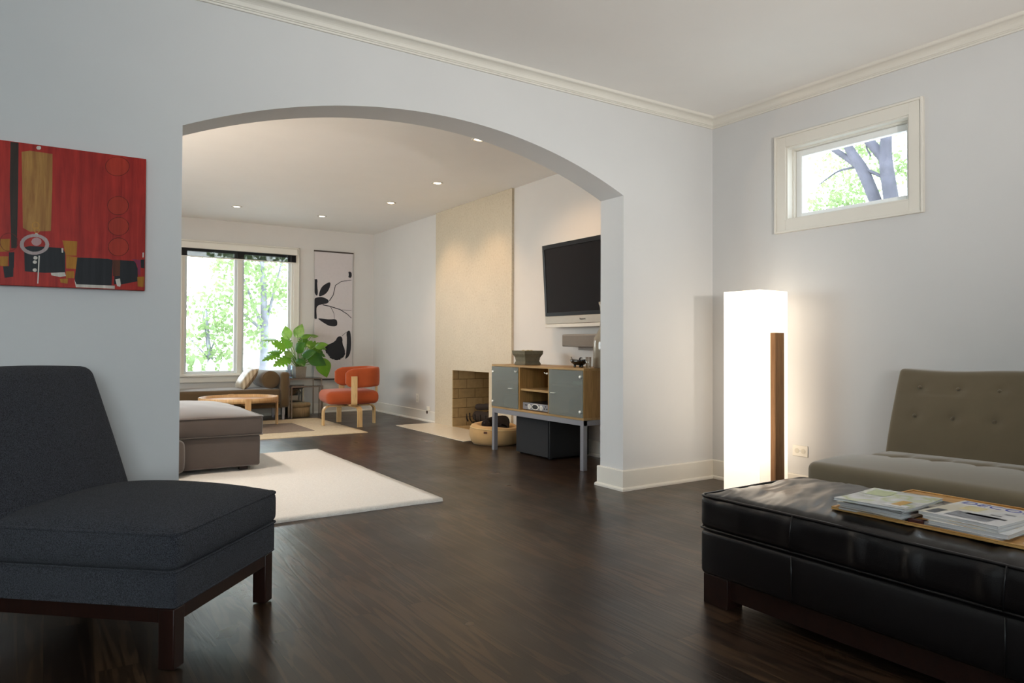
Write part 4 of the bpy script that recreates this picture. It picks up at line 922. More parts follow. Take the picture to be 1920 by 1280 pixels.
for s in (-1, 1):
    b = B(); tube(b, [(0, s*.070, .045), (0, s*.092, .056), (0, s*.106, .074), (0, s*.110, .088)], [.016, .010, .006, .002], 8); obj('curled_end', b, gloss, tb)
b = B(); tube(b, [(-.02, -.03, .066), (-.02, -.045, .082), (-.02, -.065, .078)], [.006, .006, .004], 8); obj('rim_loop', b, gloss, tb)
for k in range(3):
    a = k*2.094+.5; b = B(); lathe(b, [(.009, 0), (.011, .008), (.008, .024)], (.032*math.cos(a), .042*math.sin(a), 0), 10); obj('foot', b, gloss, tb)
smoke = N('smoky_glass'); smoke.set((.30, .27, .21, 1), .08, 0, .7); smoke.b.inputs['Transmission Weight'].default_value = .0; smoke.b.inputs['Alpha'].default_value = .82
vs_ = thing('bottle_vase', 'tall smoky glass bottle vase with a long neck at the end of the cabinet', 'vase', (3.83, 4.395, zt2), 0, local=True)
b = B(); lathe(b, [(.0001, 0), (.120, 0), (.126, .01), (.124, .21), (.118, .245), (.092, .285), (.074, .32), (.068, .37), (.066, .45), (.072, .50), (.084, .538), (.080, .538), (.067, .50), (.061, .45), (.063, .37), (.07, .32), (.088, .28), (.113, .24), (.118, .21), (.118, .012), (.0001, .01)], (0, 0, 0), 48)
for v_ in b.verts:
    if .21 < v_.co.z < .30: v_.co.z += .004*math.sin(math.atan2(v_.co.y, v_.co.x)*6)
obj('vase_body', b, smoke.m, vs_)
cg = glass('clear_glass', (.95, .95, .92), .35)
o = tag(obj('glass_tumbler', (lambda b: (lathe(b, [(.0001, 0), (.022, 0), (.024, .09), (.022, .09), (.020, .004), (.0001, .004)], (0, 0, 0), 20), b)[1])(B()), cg), 'small clear glass standing beside the smoky vase on the cabinet', 'glass'); o.location = (3.64, 4.420, zt2)
# subwoofer, cables, dog bed, dog
sb = thing('subwoofer', 'large matte black subwoofer box on the floor under the cabinet', 'speaker', (3.87, 5.22, 0))
b = B(); box(b, 3.655, 4.09, 4.962, 5.482, .012, .345, bev=.004); obj('enclosure', b, black_m, sb)
b = B(); box(b, 3.645, 3.656, 4.972, 5.472, .02, .338, bev=.003); obj('grille', b, fabric('sub_grille_cloth', '#1f1f22', .2, 1200), sb)
for x in (3.69, 4.05):
    for y in (5.0, 5.44):
        b = B(); lathe(b, [(.018, 0), (.018, .013)], (x, y, 0), 12); obj('foot', b, black_m, sb)
cb = plain('cable_grey', '#4a4238', .5)
for lab, P in (('thin dark cable hanging behind the cabinet to the floor', [(4.10, 4.72, .36), (4.09, 4.66, .22), (4.08, 4.68, .10), (4.05, 4.74, .010), (4.03, 4.85, .008)]), ('second dark cable looping down the wall behind the cabinet', [(4.10, 4.60, .36), (4.10, 4.55, .24), (4.09, 4.62, .12), (4.06, 4.68, .012), (4.02, 4.70, .010)])):
    b = B(); Q = []
    for i in range(len(P)-1):
        for j in range(5): Q.append(Vector(P[i]).lerp(Vector(P[i+1]), j/5))
    Q.append(Vector(P[-1])); 
    for _ in range(3): Q = [Q[0]]+[(Q[i-1]+Q[i]*2+Q[i+1])/4 for i in range(1, len(Q)-1)]+[Q[-1]]
    tube(b, Q, .004, 6); tag(obj('cable', b, cb), lab, 'cable', 'cables behind the cabinet')
bedm = fabric('mustard_canvas', '#bf9c6c', .12, 500, .9, .25, .001, .1)
db = thing('dog_bed', 'round mustard canvas dog bed on the floor beside the hearth', 'dog bed', (3.83, 6.12, 0), 0, local=True)
def bed(b, inner=False):
    n = 72; prof = [(.235, .002), (.255, .03), (.270, .08), (.268, .13), (.250, .175), (.222, .190), (.196, .182), (.178, .15), (.172, .11), (.0001, .10)]
    rings = []
    for (r, z) in prof:
        ring = []
        for k in range(n):
            a = 2*PI*k/n; w_ = 1+.010*math.sin(a*9+z*30)*(z > .02)+.02*noise.noise(Vector((math.cos(a)*2, math.sin(a)*2, z*9)))
            dz = .014*math.cos(a-2.3)*(z > .1)
            ring.append(b.verts.new((r*w_*math.cos(a), r*w_*math.sin(a), max(.002, z+dz+.004*math.sin(a*5)*(z > .1)))))
        rings.append(ring)
    b.faces.new(rings[0])
    for i in range(len(rings)-1):
        for k in range(n):
            f = b.faces.new((rings[i][k], rings[i][(k+1) % n], rings[i+1][(k+1) % n], rings[i+1][k])); f.smooth = True
b = B(); bed(b); obj('cushion_ring', b, bedm, db)
b = B(); tube(b, [(.262*math.cos(a), .262*math.sin(a), .160+.012*math.cos(a-2.3)) for a in [2*PI*k/60 for k in range(60)]], .004, 6, True); obj('piping', b, plain('bed_piping', '#cdb98a', .9), db)
a = -2.52; b = B(); vs2 = box(b, -.004, .0, -.018, .018, -.010, .010); xform(b, vs2, Matrix.Translation((.274*math.cos(a), .274*math.sin(a), .135)) @ Matrix.Rotation(a+PI, 4, 'Z')); tag(obj('tag', b, plain('bed_tag', '#5a3c2c', .8), db), label='small brown stitched tag')
# dog: curled up asleep, one skinned body
def skin(name, nodes, edges, mat, parent=None, sub=2, loc=None):
    me = bpy.data.meshes.new(name); me.from_pydata([n[0] for n in nodes], edges, []); o = bpy.data.objects.new(name, me); COL.objects.link(o)
    me.materials.append(mat)
    md = o.modifiers.new('skin', 'SKIN'); md.use_smooth_shade = True
    if not me.skin_vertices: me.skin_vertices.new()
    for i, n in enumerate(nodes):
        sv = me.skin_vertices[0].data[i]; r = n[1]; sv.radius = (r, r) if isinstance(r, float) else r; sv.use_root = (i == 0)
    ss = o.modifiers.new('sub', 'SUBSURF'); ss.levels = sub; ss.render_levels = sub
    if parent is not None: o.parent = parent
    if loc: o.location = loc
    return o
fur = fabric('dark_brown_fur', '#21150f', .4, 260, .9, .8, .004, .0, hex2='#0d0806')
fur2 = fabric('grey_muzzle_fur', '#5e4c3a', .3, 300, .9, .6, .003, .3)
dg = thing('dog', 'dark brown dog curled up asleep in the mustard dog bed', 'dog', (3.83, 6.12, .10), 0, local=True)
nodes = [((.07, -.07, .085), .088), ((.10, .02, .095), .092), ((.055, .105, .090), .078), ((-.02, .115, .088), .062), ((-.085, .075, .090), .052), ((-.105, .015, .086), .050), ((-.115, -.030, .074), .034), ((-.118, -.062, .066), .026),
         ((.02, -.12, .05), .055), ((-.05, -.12, .035), .030), ((-.10, -.10, .030), .022),           # hind leg folded
         ((-.02, .05, .035), .034), ((-.07, -.02, .025), .022), ((-.05, -.07, .022), .020),            # foreleg
         ((.02, -.14, .07), .018), ((-.06, -.155, .045), .010)]                                           # tail
edges = [(0, 1), (1, 2), (2, 3), (3, 4), (4, 5), (5, 6), (6, 7), (0, 8), (8, 9), (9, 10), (2, 11), (11, 12), (12, 13), (0, 14), (14, 15)]
skin('body', nodes, edges, fur, dg)
for (p, q, r_) in (((-.075, .055, .125), (-.06, .075, .165), (-.085, .05, .10)), ((-.135, .025, .115), (-.155, .035, .150), (-.125, .01, .10))):
    b = B(); vv = [b.verts.new(p) for p in (Vector(r_)+Vector((0, .02, 0)), Vector(r_)-Vector((0, .02, 0)), Vector(q), Vector(r_)+Vector((.012, 0, .0)))]
    for f in ((0, 1, 2), (0, 3, 2), (1, 3, 2), (0, 1, 3)): b.faces.new([vv[i] for i in f])
    obj('ear', b, fur, dg, off=(0, 0, 0), subsurf=1)
b = B(); bmesh.ops.create_uvsphere(b, u_segments=12, v_segments=8, radius=.012); o = obj('nose', b, black_m, dg, off=(-.120, -.085, .068), smooth=True)
for s in (-.022, .022):
    b = B(); bmesh.ops.create_uvsphere(b, u_segments=10, v_segments=6, radius=.006); obj('eye', b, gloss, dg, off=(-.125+s*1.2, -.012-abs(s)*.3, .112), smooth=True)

# ---- outlets on the rear right wall
outlet(XF, 8.597, .285, 'white upright wall outlet left of the fireplace', horizontal=False)
t = thing('cable_jack', 'round brown jack with a white plug just above the baseboard left of the fireplace', 'jack', (XF-.017, 8.28, .125))
b = B(); lathe(b, [(.0001, -.004), (.020, -.004), (.024, 0)], (XF-.017, 8.28, .125), 18, axis='X'); obj('jack', b, plain('brown_jack', '#3a2a1c', .5), t)
b = B(); box(b, XF-.04, XF-.001, 8.225, 8.255, .145, .20, bev=.004); obj('plug', b, trim_m, t)
# ---- rugs
def rug_mat(name, c1, c2, sc=260, dirv=(1, 6, 1)):
    m = N(name); f = m.noise(m.coord(dirv), sc/6, 3, .7); g = m.noise(m.coord(), sc, 2)
    m.set(m.mix(m.ramp(f, [(.3, lin(c1)), (.7, lin(c2))]), m.ramp(g, [(.3, (.86,)*3+(1,)), (.6, (1, 1, 1, 1))]), 1, 'MULTIPLY'), .95, 0, .1); m.bump(g, .8, .006); return m.m
def rug(name, lab, x0, x1, y0, y1, h, m_, seed, inner=None, wav=.006, cat='rug'):
    t = thing(name, lab, cat, ((x0+x1)/2, (y0+y1)/2, 0))
    b = B(); nx, ny = 60, 80; g = {}
    for i in range(nx+1):
        for j in range(ny+1):
            x = x0+(x1-x0)*i/nx; y = y0+(y1-y0)*j/ny
            edge = i in (0, nx) or j in (0, ny)
            z = .001 if edge else (h if 0 < i < nx and 0 < j < ny else h)+(.001*nz((x, y, 0), (14, 14, 1), seed))
            if edge:
                x += wav*nz((x, y, 0), (7, 7, 1), seed+2)*(1 if i in (0, nx) else 0); y += wav*nz((x, y, 3), (7, 7, 1), seed+5)*(1 if j in (0, ny) else 0)
            g[i, j] = b.verts.new((x, y, z))
    # pull the first inner ring out to make an upright pile edge
    for (i, j), v_ in g.items():
        if i == 1: v_.co.x = g[0, j].co.x+.004
        if i == nx-1: v_.co.x = g[nx, j].co.x-.004
        if j == 1: v_.co.y = g[i, 0].co.y+.004
        if j == ny-1: v_.co.y = g[i, ny].co.y-.004
    for i in range(nx):
        for j in range(ny): b.faces.new((g[i, j], g[i+1, j], g[i+1, j+1], g[i, j+1]))
    obj('pile', b, m_, t, smooth=True)
    return t
rug('shag_rug', 'plain off-white shag rug on the floor just beyond the arch', .25, 2.122, 4.020, 6.535, .022, rug_mat('offwhite_shag', '#eae4dc', '#faf6f0'), 3)
fr = rug('bordered_rug', 'cream rug with a taupe centre panel under the round coffee table', .60, 3.045, 7.60, 9.43, .008, rug_mat('cream_rug_border', '#cdbb9c', '#ddcdb2', 200, (1, 1, 1)), 12, wav=0)
b = B(); box(b, 1.05, 2.57, 8.03, 8.95, .0085, .0105); tag(obj('centre_panel', b, rug_mat('taupe_rug', '#85776c', '#958678', 200, (1, 1, 1)), fr), label='taupe centre panel')

# ---- chaise sofa
micro = fabric('brown_grey_microsuede', '#5c524d', .10, 900, .85, .12, .0006, .55)
cs = thing('chaise_sofa', 'brown-grey microsuede sofa with its chaise end showing just inside the arch', 'sofa', (.45, 6.2, 0))
def soft(p, s):
    if s[2] > .3 and p.z > .42 and abs(p.x) < 1.5 and p.x > .3: p.z += .030*max(0, 1-s[0]**8)*max(0, 1-s[1]**8)*s[2]
    if s[2] > .5: p.z += .006*nz(p, (5, 5, 1), 4)
    p.x += .003*nz(p, (4, 4, 8), 7)*(abs(s[0]) > .8); p.y += .003*nz(p, (4, 4, 8), 8)*(abs(s[1]) > .8)
    return p
b = B(); cushion(b, (.30, 5.69, .292), (1.415, 7.05, .437), .022, (24, 26, 6), (.008, .010, .055), soft)
tube(b, rrect(.302, 1.416, 5.688, 7.05, .4365, .022), .0045, 6, True); tube(b, rrect(.302, 1.416, 5.688, 7.05, .297, .022), .004, 6, True)
obj('cushion', b, micro, cs)
b = B(); cushion(b, (.30, 5.70, .055), (1.398, 7.05, .294), .02, (10, 10, 6), (.004, .004, 0), soft); obj('base', b, micro, cs)
b = B(); cushion(b, (-1.6, 5.60, .055), (.838, 5.695, .292), .035, (20, 4, 6), (.010, .010, 0), soft); obj('front_base', b, micro, cs)
b = B(); cushion(b, (-1.6, 5.70, .055), (.29, 7.05, .30), .02, (10, 10, 6), (0, 0, 0)); cushion(b, (-1.6, 5.70, .30), (.29, 6.85, .44), .03, (16, 12, 6), (.01, .01, .03)); obj('seat', b, micro, cs)
b = B(); cushion(b, (-1.6, 6.85, .30), (.29, 7.05, .74), .05, (16, 4, 8), (.0, .02, .02)); obj('backrest', b, micro, cs)
for x, y in ((1.255, 5.755), (1.255, 6.93), (-1.5, 5.78), (-1.5, 6.93)):
    b = B(); box(b, x, x+.062, y, y+.062, .022 if x > 0 and y < 6.5 else 0, .058); obj('leg', b, dark_wood_m, cs)

# ---- round coffee table
birch = wood('birch', '#c99a66', '#dcb684', 'Z', .4); birchX = wood('birch_top', '#c98e58', '#dfab78', 'X', .35)
ctb = thing('coffee_table', 'round birch tray-top coffee table on the bordered rug', 'table', (1.93, 8.91, .0))
TX, TY, TR, TH = 1.93, 8.91, .440, .365
b = B(); lathe(b, [(.0001, TH-.045), (TR-.02, TH-.045), (TR-.02, TH-.032), (.0001, TH-.032)], (TX, TY, 0), 64); obj('tabletop', b, birchX, ctb)
b = B(); lathe(b, [(TR-.02, TH-.055), (TR, TH-.055), (TR+.003, TH), (TR-.009, TH), (TR-.012, TH-.032), (TR-.02, TH-.033)], (TX, TY, 0), 64); obj('rim', b, birch, ctb)
for k in range(4):
    a = math.radians(6+90*k) - .10
    b = B(); vs_2 = box(b, TR-.002, TR+.016, -.033, .033, .0108, TH+.002, bev=0); vs_3 = box(b, TR-.26, TR-.002, -.018, .018, TH-.088, TH-.056)
    xform(b, b.verts, Matrix.Translation((TX, TY, 0)) @ Matrix.Rotation(a, 4, 'Z')); obj('leg', b, birch, ctb, bevel=.002)

# ---- daybed
dbm = fabric('olive_brown_felt', '#5f4c33', .12, 800, .9, .12, .0008, .35)
dy = thing('daybed', 'low olive-brown daybed with bolstered end under the garden window', 'daybed', (1.70, 9.72, 0))
b = B(); cushion(b, (.55, 9.38, .215), (2.555, 10.02, .415), .035, (24, 12, 6), (.0, .006, .008)); obj('mattress', b, dbm, dy)
b = B(); cushion(b, (2.552, 9.375, .17), (2.668, 10.03, .632), .04, (5, 10, 10), (.004, .006, .004)); obj('armrest', b, dbm, dy)
b = B(); box(b, .50, 2.62, 9.42, 9.98, .165, .215, bev=.006); obj('frame', b, dbm, dy)
for x in (.62, 2.585):
    for y in (9.43, 9.93):
        b = B(); box(b, x, x+.030, y, y+.03, 0, .17); obj('leg', b, steel_m, dy)
bl = thing('bolster', 'round olive-brown bolster cushion against the daybed armrest', 'cushion', (2.435, 9.70, .423))
b = B(); lathe(b, [(.0001, -.30), (.06, -.302), (.098, -.295), (.113, -.275), (.115, -.1), (.115, .1), (.113, .275), (.098, .295), (.0001, .30)], (2.432, 9.70, .535), 40, axis='Y'); obj('cover', b, dbm, bl)
b = B(); tube(b, [(2.432+.110*math.cos(a), 9.418, .535+.110*math.sin(a)) for a in [2*PI*k/40 for k in range(40)]], .004, 6, True); obj('piping', b, dbm, bl)
sat = N('striped_satin'); w_ = sat.n('TexWave'); w_.inputs['Scale'].default_value = 7; w_.inputs['Distortion'].default_value = 1.2; sat.l(sat.coord(), w_.inputs['Vector'])
sat.set(sat.ramp(w_.outputs['Fac'], [(.2, lin('#8d7a5e')), (.6, lin('#b5a488'))]), .35, 0, .5); sat.b.inputs['Sheen Weight'].default_value = .3
def pillow(lab, c, ax, size, thick):
    t = thing('throw_pillow', lab, 'pillow', c, 0, local=True)
    b = B(); n = 18; top, bot = {}, {}
    for i in range(n+1):
        for j in range(n+1):
            u, v_ = -1+2*i/n, -1+2*j/n
            k = (max(0, 1-u**4)*max(0, 1-v_**4))**.7; pin = 1-.07*(1-abs(u))*0-.05*(u*u*(1-v_*v_)+v_*v_*(1-u*u))
            x, y = u*size/2*pin, v_*size/2*pin; h = thick/2*k+.003*nz((x, y, 1), (14, 14, 1), 2)*k
            top[i, j] = b.verts.new(ax @ Vector((x, y, h))); bot[i, j] = top[i, j] if (i in (0, n) or j in (0, n)) else b.verts.new(ax @ Vector((x, y, -h)))
    for i in range(n):
        for j in range(n):
            b.faces.new((top[i, j], top[i+1, j], top[i+1, j+1], top[i, j+1]))
            try: b.faces.new((bot[i, j], bot[i, j+1], bot[i+1, j+1], bot[i+1, j]))
            except ValueError: pass
    obj('cover', b, sat.m, t, off=(0, 0, 0), smooth=True)
    b = B(); k2 = [top[0, 0].co.copy() if False else None]
    P = [ax @ Vector((u*size/2*(1-.05*(1-v_*v_)*u*u-.05*v_*v_*(1-u*u)), v_*size/2*(1-.05*(u*u*(1-v_*v_)+v_*v_*(1-u*u))), 0)) for u, v_ in [(-1+2*i/12, -1) for i in range(12)]+[(1, -1+2*i/12) for i in range(12)]+[(1-2*i/12, 1) for i in range(12)]+[(-1, 1-2*i/12) for i in range(12)]]
    tube(b, P, .004, 6, True); obj('piping', b, sat.m, t, off=(0, 0, 0))
pillow('beige satin throw pillow leaning on the bolster at the right of the daybed', (2.175, 9.62, .552), Matrix.Rotation(-.95, 3, 'Y') @ Matrix.Rotation(.12, 3, 'X') , .335, .13)
pillow('pale pillow at the left end of the daybed, mostly behind the arch edge', (1.235, 9.62, .525), Matrix.Rotation(.75, 3, 'Y'), .31, .12)

# ---- nesting tables, wooden box, pot, vase
nick = plain('nickel_bar', '#9b938a', .3, .8, var=.05)
gt_ = glass('table_glass', (.80, .84, .84), .3)
def nest(lab, x0, x1, y0, y1, h):
    t = thing('side_table', lab, 'side table', ((x0+x1)/2, (y0+y1)/2, 0), group='nesting tables by the daybed')
    r = .008; b = B()
    for a in ((x0, x1, y0, y0+2*r), (x0, x1, y1-2*r, y1), (x0, x0+2*r, y0+2*r, y1-2*r), (x1-2*r, x1, y0+2*r, y1-2*r)): box(b, *a, h-.016, h-.002)
    obj('frame', b, nick, t)
    b = B(); box(b, x0+.004, x1-.004, y0+.004, y1-.004, h-.002, h+.004); obj('tabletop', b, gt_, t)
    for x in (x0, x1-2*r):
        for y in (y0, y1-2*r):
            b = B(); box(b, x, x+2*r, y, y+2*r, 0, h-.016); obj('leg', b, nick, t)
    return t
nest('tallest glass-topped metal side table, carrying the potted plant', 2.745, 3.205, 9.70, 10.08, .530)
nest('lower glass-topped metal side table in front of the plant table', 2.720, 3.155, 9.50, 9.66, .432)
gp = thing('glass_sheet', 'smoked glass sheet standing behind the round wooden box under the plant table', 'glass sheet', (2.93, 10.06, 0))
b = B(); box(b, 2.80, 3.06, 10.055, 10.063, 0, .42); obj('sheet', b, glass('smoked_sheet', (.50, .55, .57), .4), gp)
wb = thing('wooden_box', 'low round wooden box on the floor under the side tables', 'box', (2.93, 9.86, 0), 0, local=True)
wbm = wood('pale_bentwood', '#a88a5e', '#c8a87c', 'Z', .6)
b = B(); lathe(b, [(.0001, 0), (.150, 0), (.150, .145), (.0001, .145)], (0, 0, 0), 40); obj('body', b, wbm, wb)
b = B(); lathe(b, [(.153, .130), (.156, .130), (.156, .178), (.150, .184), (.0001, .184)], (0, 0, 0), 40); obj('lid', b, wbm, wb)
POT = (2.925, 9.83)
pp = thing('potted_plant', 'large split-leaf green plant in a small square grey pot on the side table', 'plant', (POT[0], POT[1], .535), 0, local=True)
potm = plain('terracotta_grey', '#8d8074', .7, var=.08, scale=30)
b = B(); sq(b, [(.066, 0), (.078, .155), (.070, .155), (.066, .13)]); obj('pot', b, potm, pp)
b = B(); sq(b, [(.066, .125), (.066, .135)]); obj('soil', b, plain('soil', '#1d1510', .95, var=.3), pp)
def leafmat(name, h1, h2):
    m = N(name); m.set(m.ramp(m.noise(m.coord(), 14, 3), [(.3, lin(h1)), (.7, lin(h2))]), .28, 0, .5)
    t = m.n('BsdfTranslucent'); t.inputs[0].default_value = lin('#7fae2e'); x = m.n('MixShader'); x.inputs[0].default_value = .38
    m.l(m.b.outputs[0], x.inputs[1]); m.l(t.outputs[0], x.inputs[2]); m.l(x.outputs[0], m.out.inputs[0]); return m.m
leaf_ms = [leafmat('leaf_light', '#4f7a26', '#6f9a34'), leafmat('leaf_deep', '#1f4a20', '#2f6228'), leafmat('leaf_variegated', '#58803a', '#a9bf84')]
stem_m = plain('stem_green', '#6f8f3e', .5, var=.2)
def leaf(b, tip_dir, nrm, size, split, mi=0):
    # heart-shaped blade with notched edge, in a local frame; returns vertices
    d = Vector(tip_dir).normalized(); nv = Vector(nrm); s = d.cross(nv).normalized(); nv = s.cross(d).normalized()
    L = size; K = 22; side = []
    for i in range(K+1):
        t = i/K; w = (math.sin(PI*min(1, t*1.02)**.62))**.9*.46*L
        if split and .2 < t < .9: w *= .58 if (i % 4 in (1,)) else (.80 if i % 4 == 2 else 1)
        side.append((t, w))
    rows = []
    for t, w in side:
        ax_ = -.12*L+t*1.12*L; droop = -.22*L*t*t
        c_ = b.verts.new(d*ax_+nv*droop)
        back = .14*L*max(0, 1-t*6)
        l_ = b.verts.new(d*(ax_-back)+s*w+nv*(droop-.18*w)); m1 = b.verts.new(d*ax_+s*w*.5+nv*(droop+.03*w)); m2 = b.verts.new(d*ax_-s*w*.5+nv*(droop+.03*w)); r_ = b.verts.new(d*(ax_-back)-s*w+nv*(droop-.18*w))
        rows.append((l_, m1, c_, m2, r_))
    for i in range(K):
        for j in range(4):
            f = b.faces.new((rows[i][j], rows[i][j+1], rows[i+1][j+1], rows[i+1][j])); f.smooth = True; f.material_index = mi
# (leaf base position in world, pointing direction, facing normal, size, split?, material)
LV = [((2.62, 9.72, .90), (-.9, -.1, .05), (.1, -.5, 1), .17, 1, 0), ((2.57, 9.70, .86), (-1, -.2, -.25), (0, -.5, 1), .21, 1, 0), ((2.66, 9.66, .96), (-.7, -.4, .30), (.2, -1, .5), .20, 1, 0),
      ((2.70, 9.64, .80), (-1, -.3, -.35), (-.1, -.8, .7), .22, 1, 0), ((2.58, 9.80, 1.06), (-1, 0, .15), (.1, -.4, 1), .19, 1, 2), ((2.76, 9.85, 1.10), (-.2, 0, 1), (-.4, -1, .1), .16, 0, 2),
      ((2.90, 9.86, 1.13), (.35, -.1, 1), (-.6, -1, .2), .17, 0, 2), ((2.84, 9.66, .92), (.15, -.5, .35), (-.1, -1, .5), .17, 0, 1), ((2.93, 9.62, .86), (.4, -.4, .2), (0, -1, .7), .17, 0, 1), ((2.86, 9.60, .79), (.1, -.6, -.3), (0, -1, .6), .15, 0, 1),
      ((3.05, 9.74, 1.00), (.9, -.2, -.15), (-.1, -.8, .8), .23, 1, 0), ((3.08, 9.72, .94), (1, -.2, -.5), (.2, -.9, .6), .21, 1, 1), ((3.11, 9.70, .93), (.35, -.2, -1), (.3, -1, .15), .22, 0, 0), ((3.03, 9.62, .83), (.8, -.4, -.45), (-.1, -1, .5), .23, 0, 1),
      ((3.20, 9.68, .75), (.30, -.1, -1), (-.2, -1, .1), .23, 0, 0), ((2.98, 9.86, 1.10), (.8, 0, .4), (-.1, -.6, 1), .13, 0, 0), ((3.12, 9.90, 1.12), (.9, 0, .1), (0, -.7, 1), .10, 0, 2), ((2.80, 9.92, .98), (-.4, .3, .6), (-.2, -1, .4), .18, 1, 1),
      ((3.00, 9.94, 1.00), (.4, .3, .5), (.1, -1, .5), .18, 1, 1), ((2.74, 9.62, .88), (-.4, -.5, -.1), (.1, -1, .7), .15, 0, 2), ((3.10, 9.60, .98), (.6, -.5, .2), (0, -1, .9), .15, 0, 0)]
base = Vector((POT[0], POT[1], .535))
for i, (p, d, n_, s, sp_, mi) in enumerate(LV):
    p = Vector(p)-base
    b = B(); leaf(b, d, n_, s, sp_, 0); o = obj('leaf', b, leaf_ms[mi], pp, off=tuple(p))
    b = B(); r = Vector((random.uniform(-.035, .035), random.uniform(-.035, .035), .13)); mid = Vector((r.x*.6+p.x*.4, r.y*.6+p.y*.4, max(p.z*.85, .2))) 
    Q = [r.lerp(mid, t).lerp(mid.lerp(p, t), t) for t in [k/8 for k in range(9)]]
    tube(b, Q, .0045, 6); obj('stem', b, stem_m, pp)
for i in range(10):
    a = random.uniform(0, 2*PI); b = B(); r = Vector((.03*math.cos(a), .03*math.sin(a), .13)); tip = Vector((.16*math.cos(a), .10*math.sin(a), random.uniform(.18, .36))); mid = (r+tip)/2+Vector((0, 0, .09))
    Q = [r.lerp(mid, t).lerp(mid.lerp(tip, t), t) for t in [k/8 for k in range(9)]]
    tube(b, Q, [.004+.004*math.sin(PI*k/8) for k in range(9)], 4); obj('blade_leaf', b, leaf_ms[2], pp)
o = tag(obj('glass_block_vase', (lambda b: (box(b, -.035, .035, -.035, .035, 0, .17, bev=.004), b)[1])(B()), glass('blue_tinted_glass', (.72, .84, .95), .5)), 'square bluish clear glass vase beside the plant pot', 'vase'); o.location = (2.80, 9.90, .5345)

# ---- hanging scroll
sc = thing('wall_scroll', 'tall pale wall scroll with black flower silhouettes right of the garden window', 'wall hanging', (3.5, YF, 1.42))
b = B(); box(b, 3.219, 3.793, 10.122, 10.124, .496, 2.352, 0)
def flat2(b, poly, y, mi):
    vs = [b.verts.new((min(max(x, 3.221), 3.791), y, z)) for x, z in poly]; f = b.faces.new(vs); f.material_index = mi; return f
def chaikin(P, k=2):
    for _ in range(k):
        Q = []
        for i in range(len(P)):
            a, c = P[i], P[(i+1) % len(P)]; Q += [(a[0]*.75+c[0]*.25, a[1]*.75+c[1]*.25), (a[0]*.25+c[0]*.75, a[1]*.25+c[1]*.75)]
        P = Q
    return P
SCROLL = [chaikin(P) for P in SCROLL]
fl = SCROLL[5]; mx, mz = sum(p[0] for p in fl)/len(fl), sum(p[1] for p in fl)/len(fl)
SCROLL[5] = [(mx+(p[0]-mx)*(1+.045*(-1)**i*(p[1] < 1.0)), mz+(p[1]-mz)*(1+.045*(-1)**i*(p[1] < 1.0))) for i, p in enumerate(chaikin(fl, 1))]
for i, poly in enumerate(SCROLL): flat2(b, poly, 10.1210-.0001*i, 1)
for i, (P, w) in enumerate(TWIGS):
    L_, R2 = [], []
    for k, p in enumerate(P):
        a = Vector(P[max(0, k-1)]); c = Vector(P[min(len(P)-1, k+1)]); d = (c-a).normalized(); nn = Vector((-d.y, d.x))*w/2*(1.1-.5*k/len(P))
        L_.append(tuple(Vector(p)+nn)); R2.append(tuple(Vector(p)-nn))
    vl = [b.verts.new((min(x, 3.791), 10.1200-.0001*i, z)) for x, z in L_]; vr = [b.verts.new((min(x, 3.791), 10.1200-.0001*i, z)) for x, z in R2]
    for k in range(len(vl)-1): f = b.faces.new((vl[k], vl[k+1], vr[k+1], vr[k])); f.material_index = 1
bmesh.ops.triangulate(b, faces=[f for f in b.faces if len(f.verts) > 4])
obj('cloth', b, [plain('scroll_linen', '#c9c2c2', .8, var=.02), plain('scroll_black', '#17171f', .7, var=.05)], sc)
for z in (2.357, .490):
    b = B(); box(b, 3.208, 3.804, 10.112, 10.130, z-.012, z+.008, bev=.003); obj('rod', b, plain('rod_dark', '#3c332d', .5), sc)

# ---- orange chair
ora = fabric('orange_wool', '#b0552e', .12, 900, .9, .15, .0008, .15, hex2='#9c4624')
bply = wood('bent_birch', '#c9a06a', '#dfc08e', 'Z', .4)
oc = thing('easy_chair', 'orange upholstered easy chair on bent birch legs with a wrap-round back', 'chair', (3.150, 8.49, 0), 0, local=True)
SR = math.radians(-8)
RZ = Matrix.Rotation(SR, 4, 'Z')
b = B()
def seatfn(p, s): return RZ @ p
cushion(b, (-.325, -.295, .275), (.305, .295, .432), .060, (14, 14, 6), (.012, .012, .016), seatfn); obj('seat', b, ora, oc)
# U-shaped back band, open to the left
b = B(); path = []
hx, hy, rr_ = .300, .325, .16
path += [(-.115, -hy)]; path += [(hx-rr_, -hy)]
for k in range(1, 8): a = -PI/2+PI/2*k/8; path.append((hx-rr_+rr_*math.cos(a), -hy+rr_+rr_*math.sin(a)))
path += [(hx, -hy+rr_), (hx, 0), (hx, hy-rr_)]
for k in range(1, 8): a = PI/2*k/8; path.append((hx-rr_+rr_*math.cos(a), hy-rr_+rr_*math.sin(a)))
path += [(hx-rr_, hy), (-.115, hy)]
den = [Vector(path[0]+(0,))]
for i in range(len(path)-1):
    A_, C_ = Vector(path[i]+(0,)), Vector(path[i+1]+(0,)); k = max(1, int((C_-A_).length/.03))
    for j in range(1, k+1): den.append(A_.lerp(C_, j/k))
sec = []
for k in range(24):
    a = 2*PI*k/24; x = abs(math.cos(a))**.55*math.copysign(1, math.cos(a))*.034; z = abs(math.sin(a))**.45*math.copysign(1, math.sin(a))*.118
    sec.append((x, z))
rings = []; n = len(den)
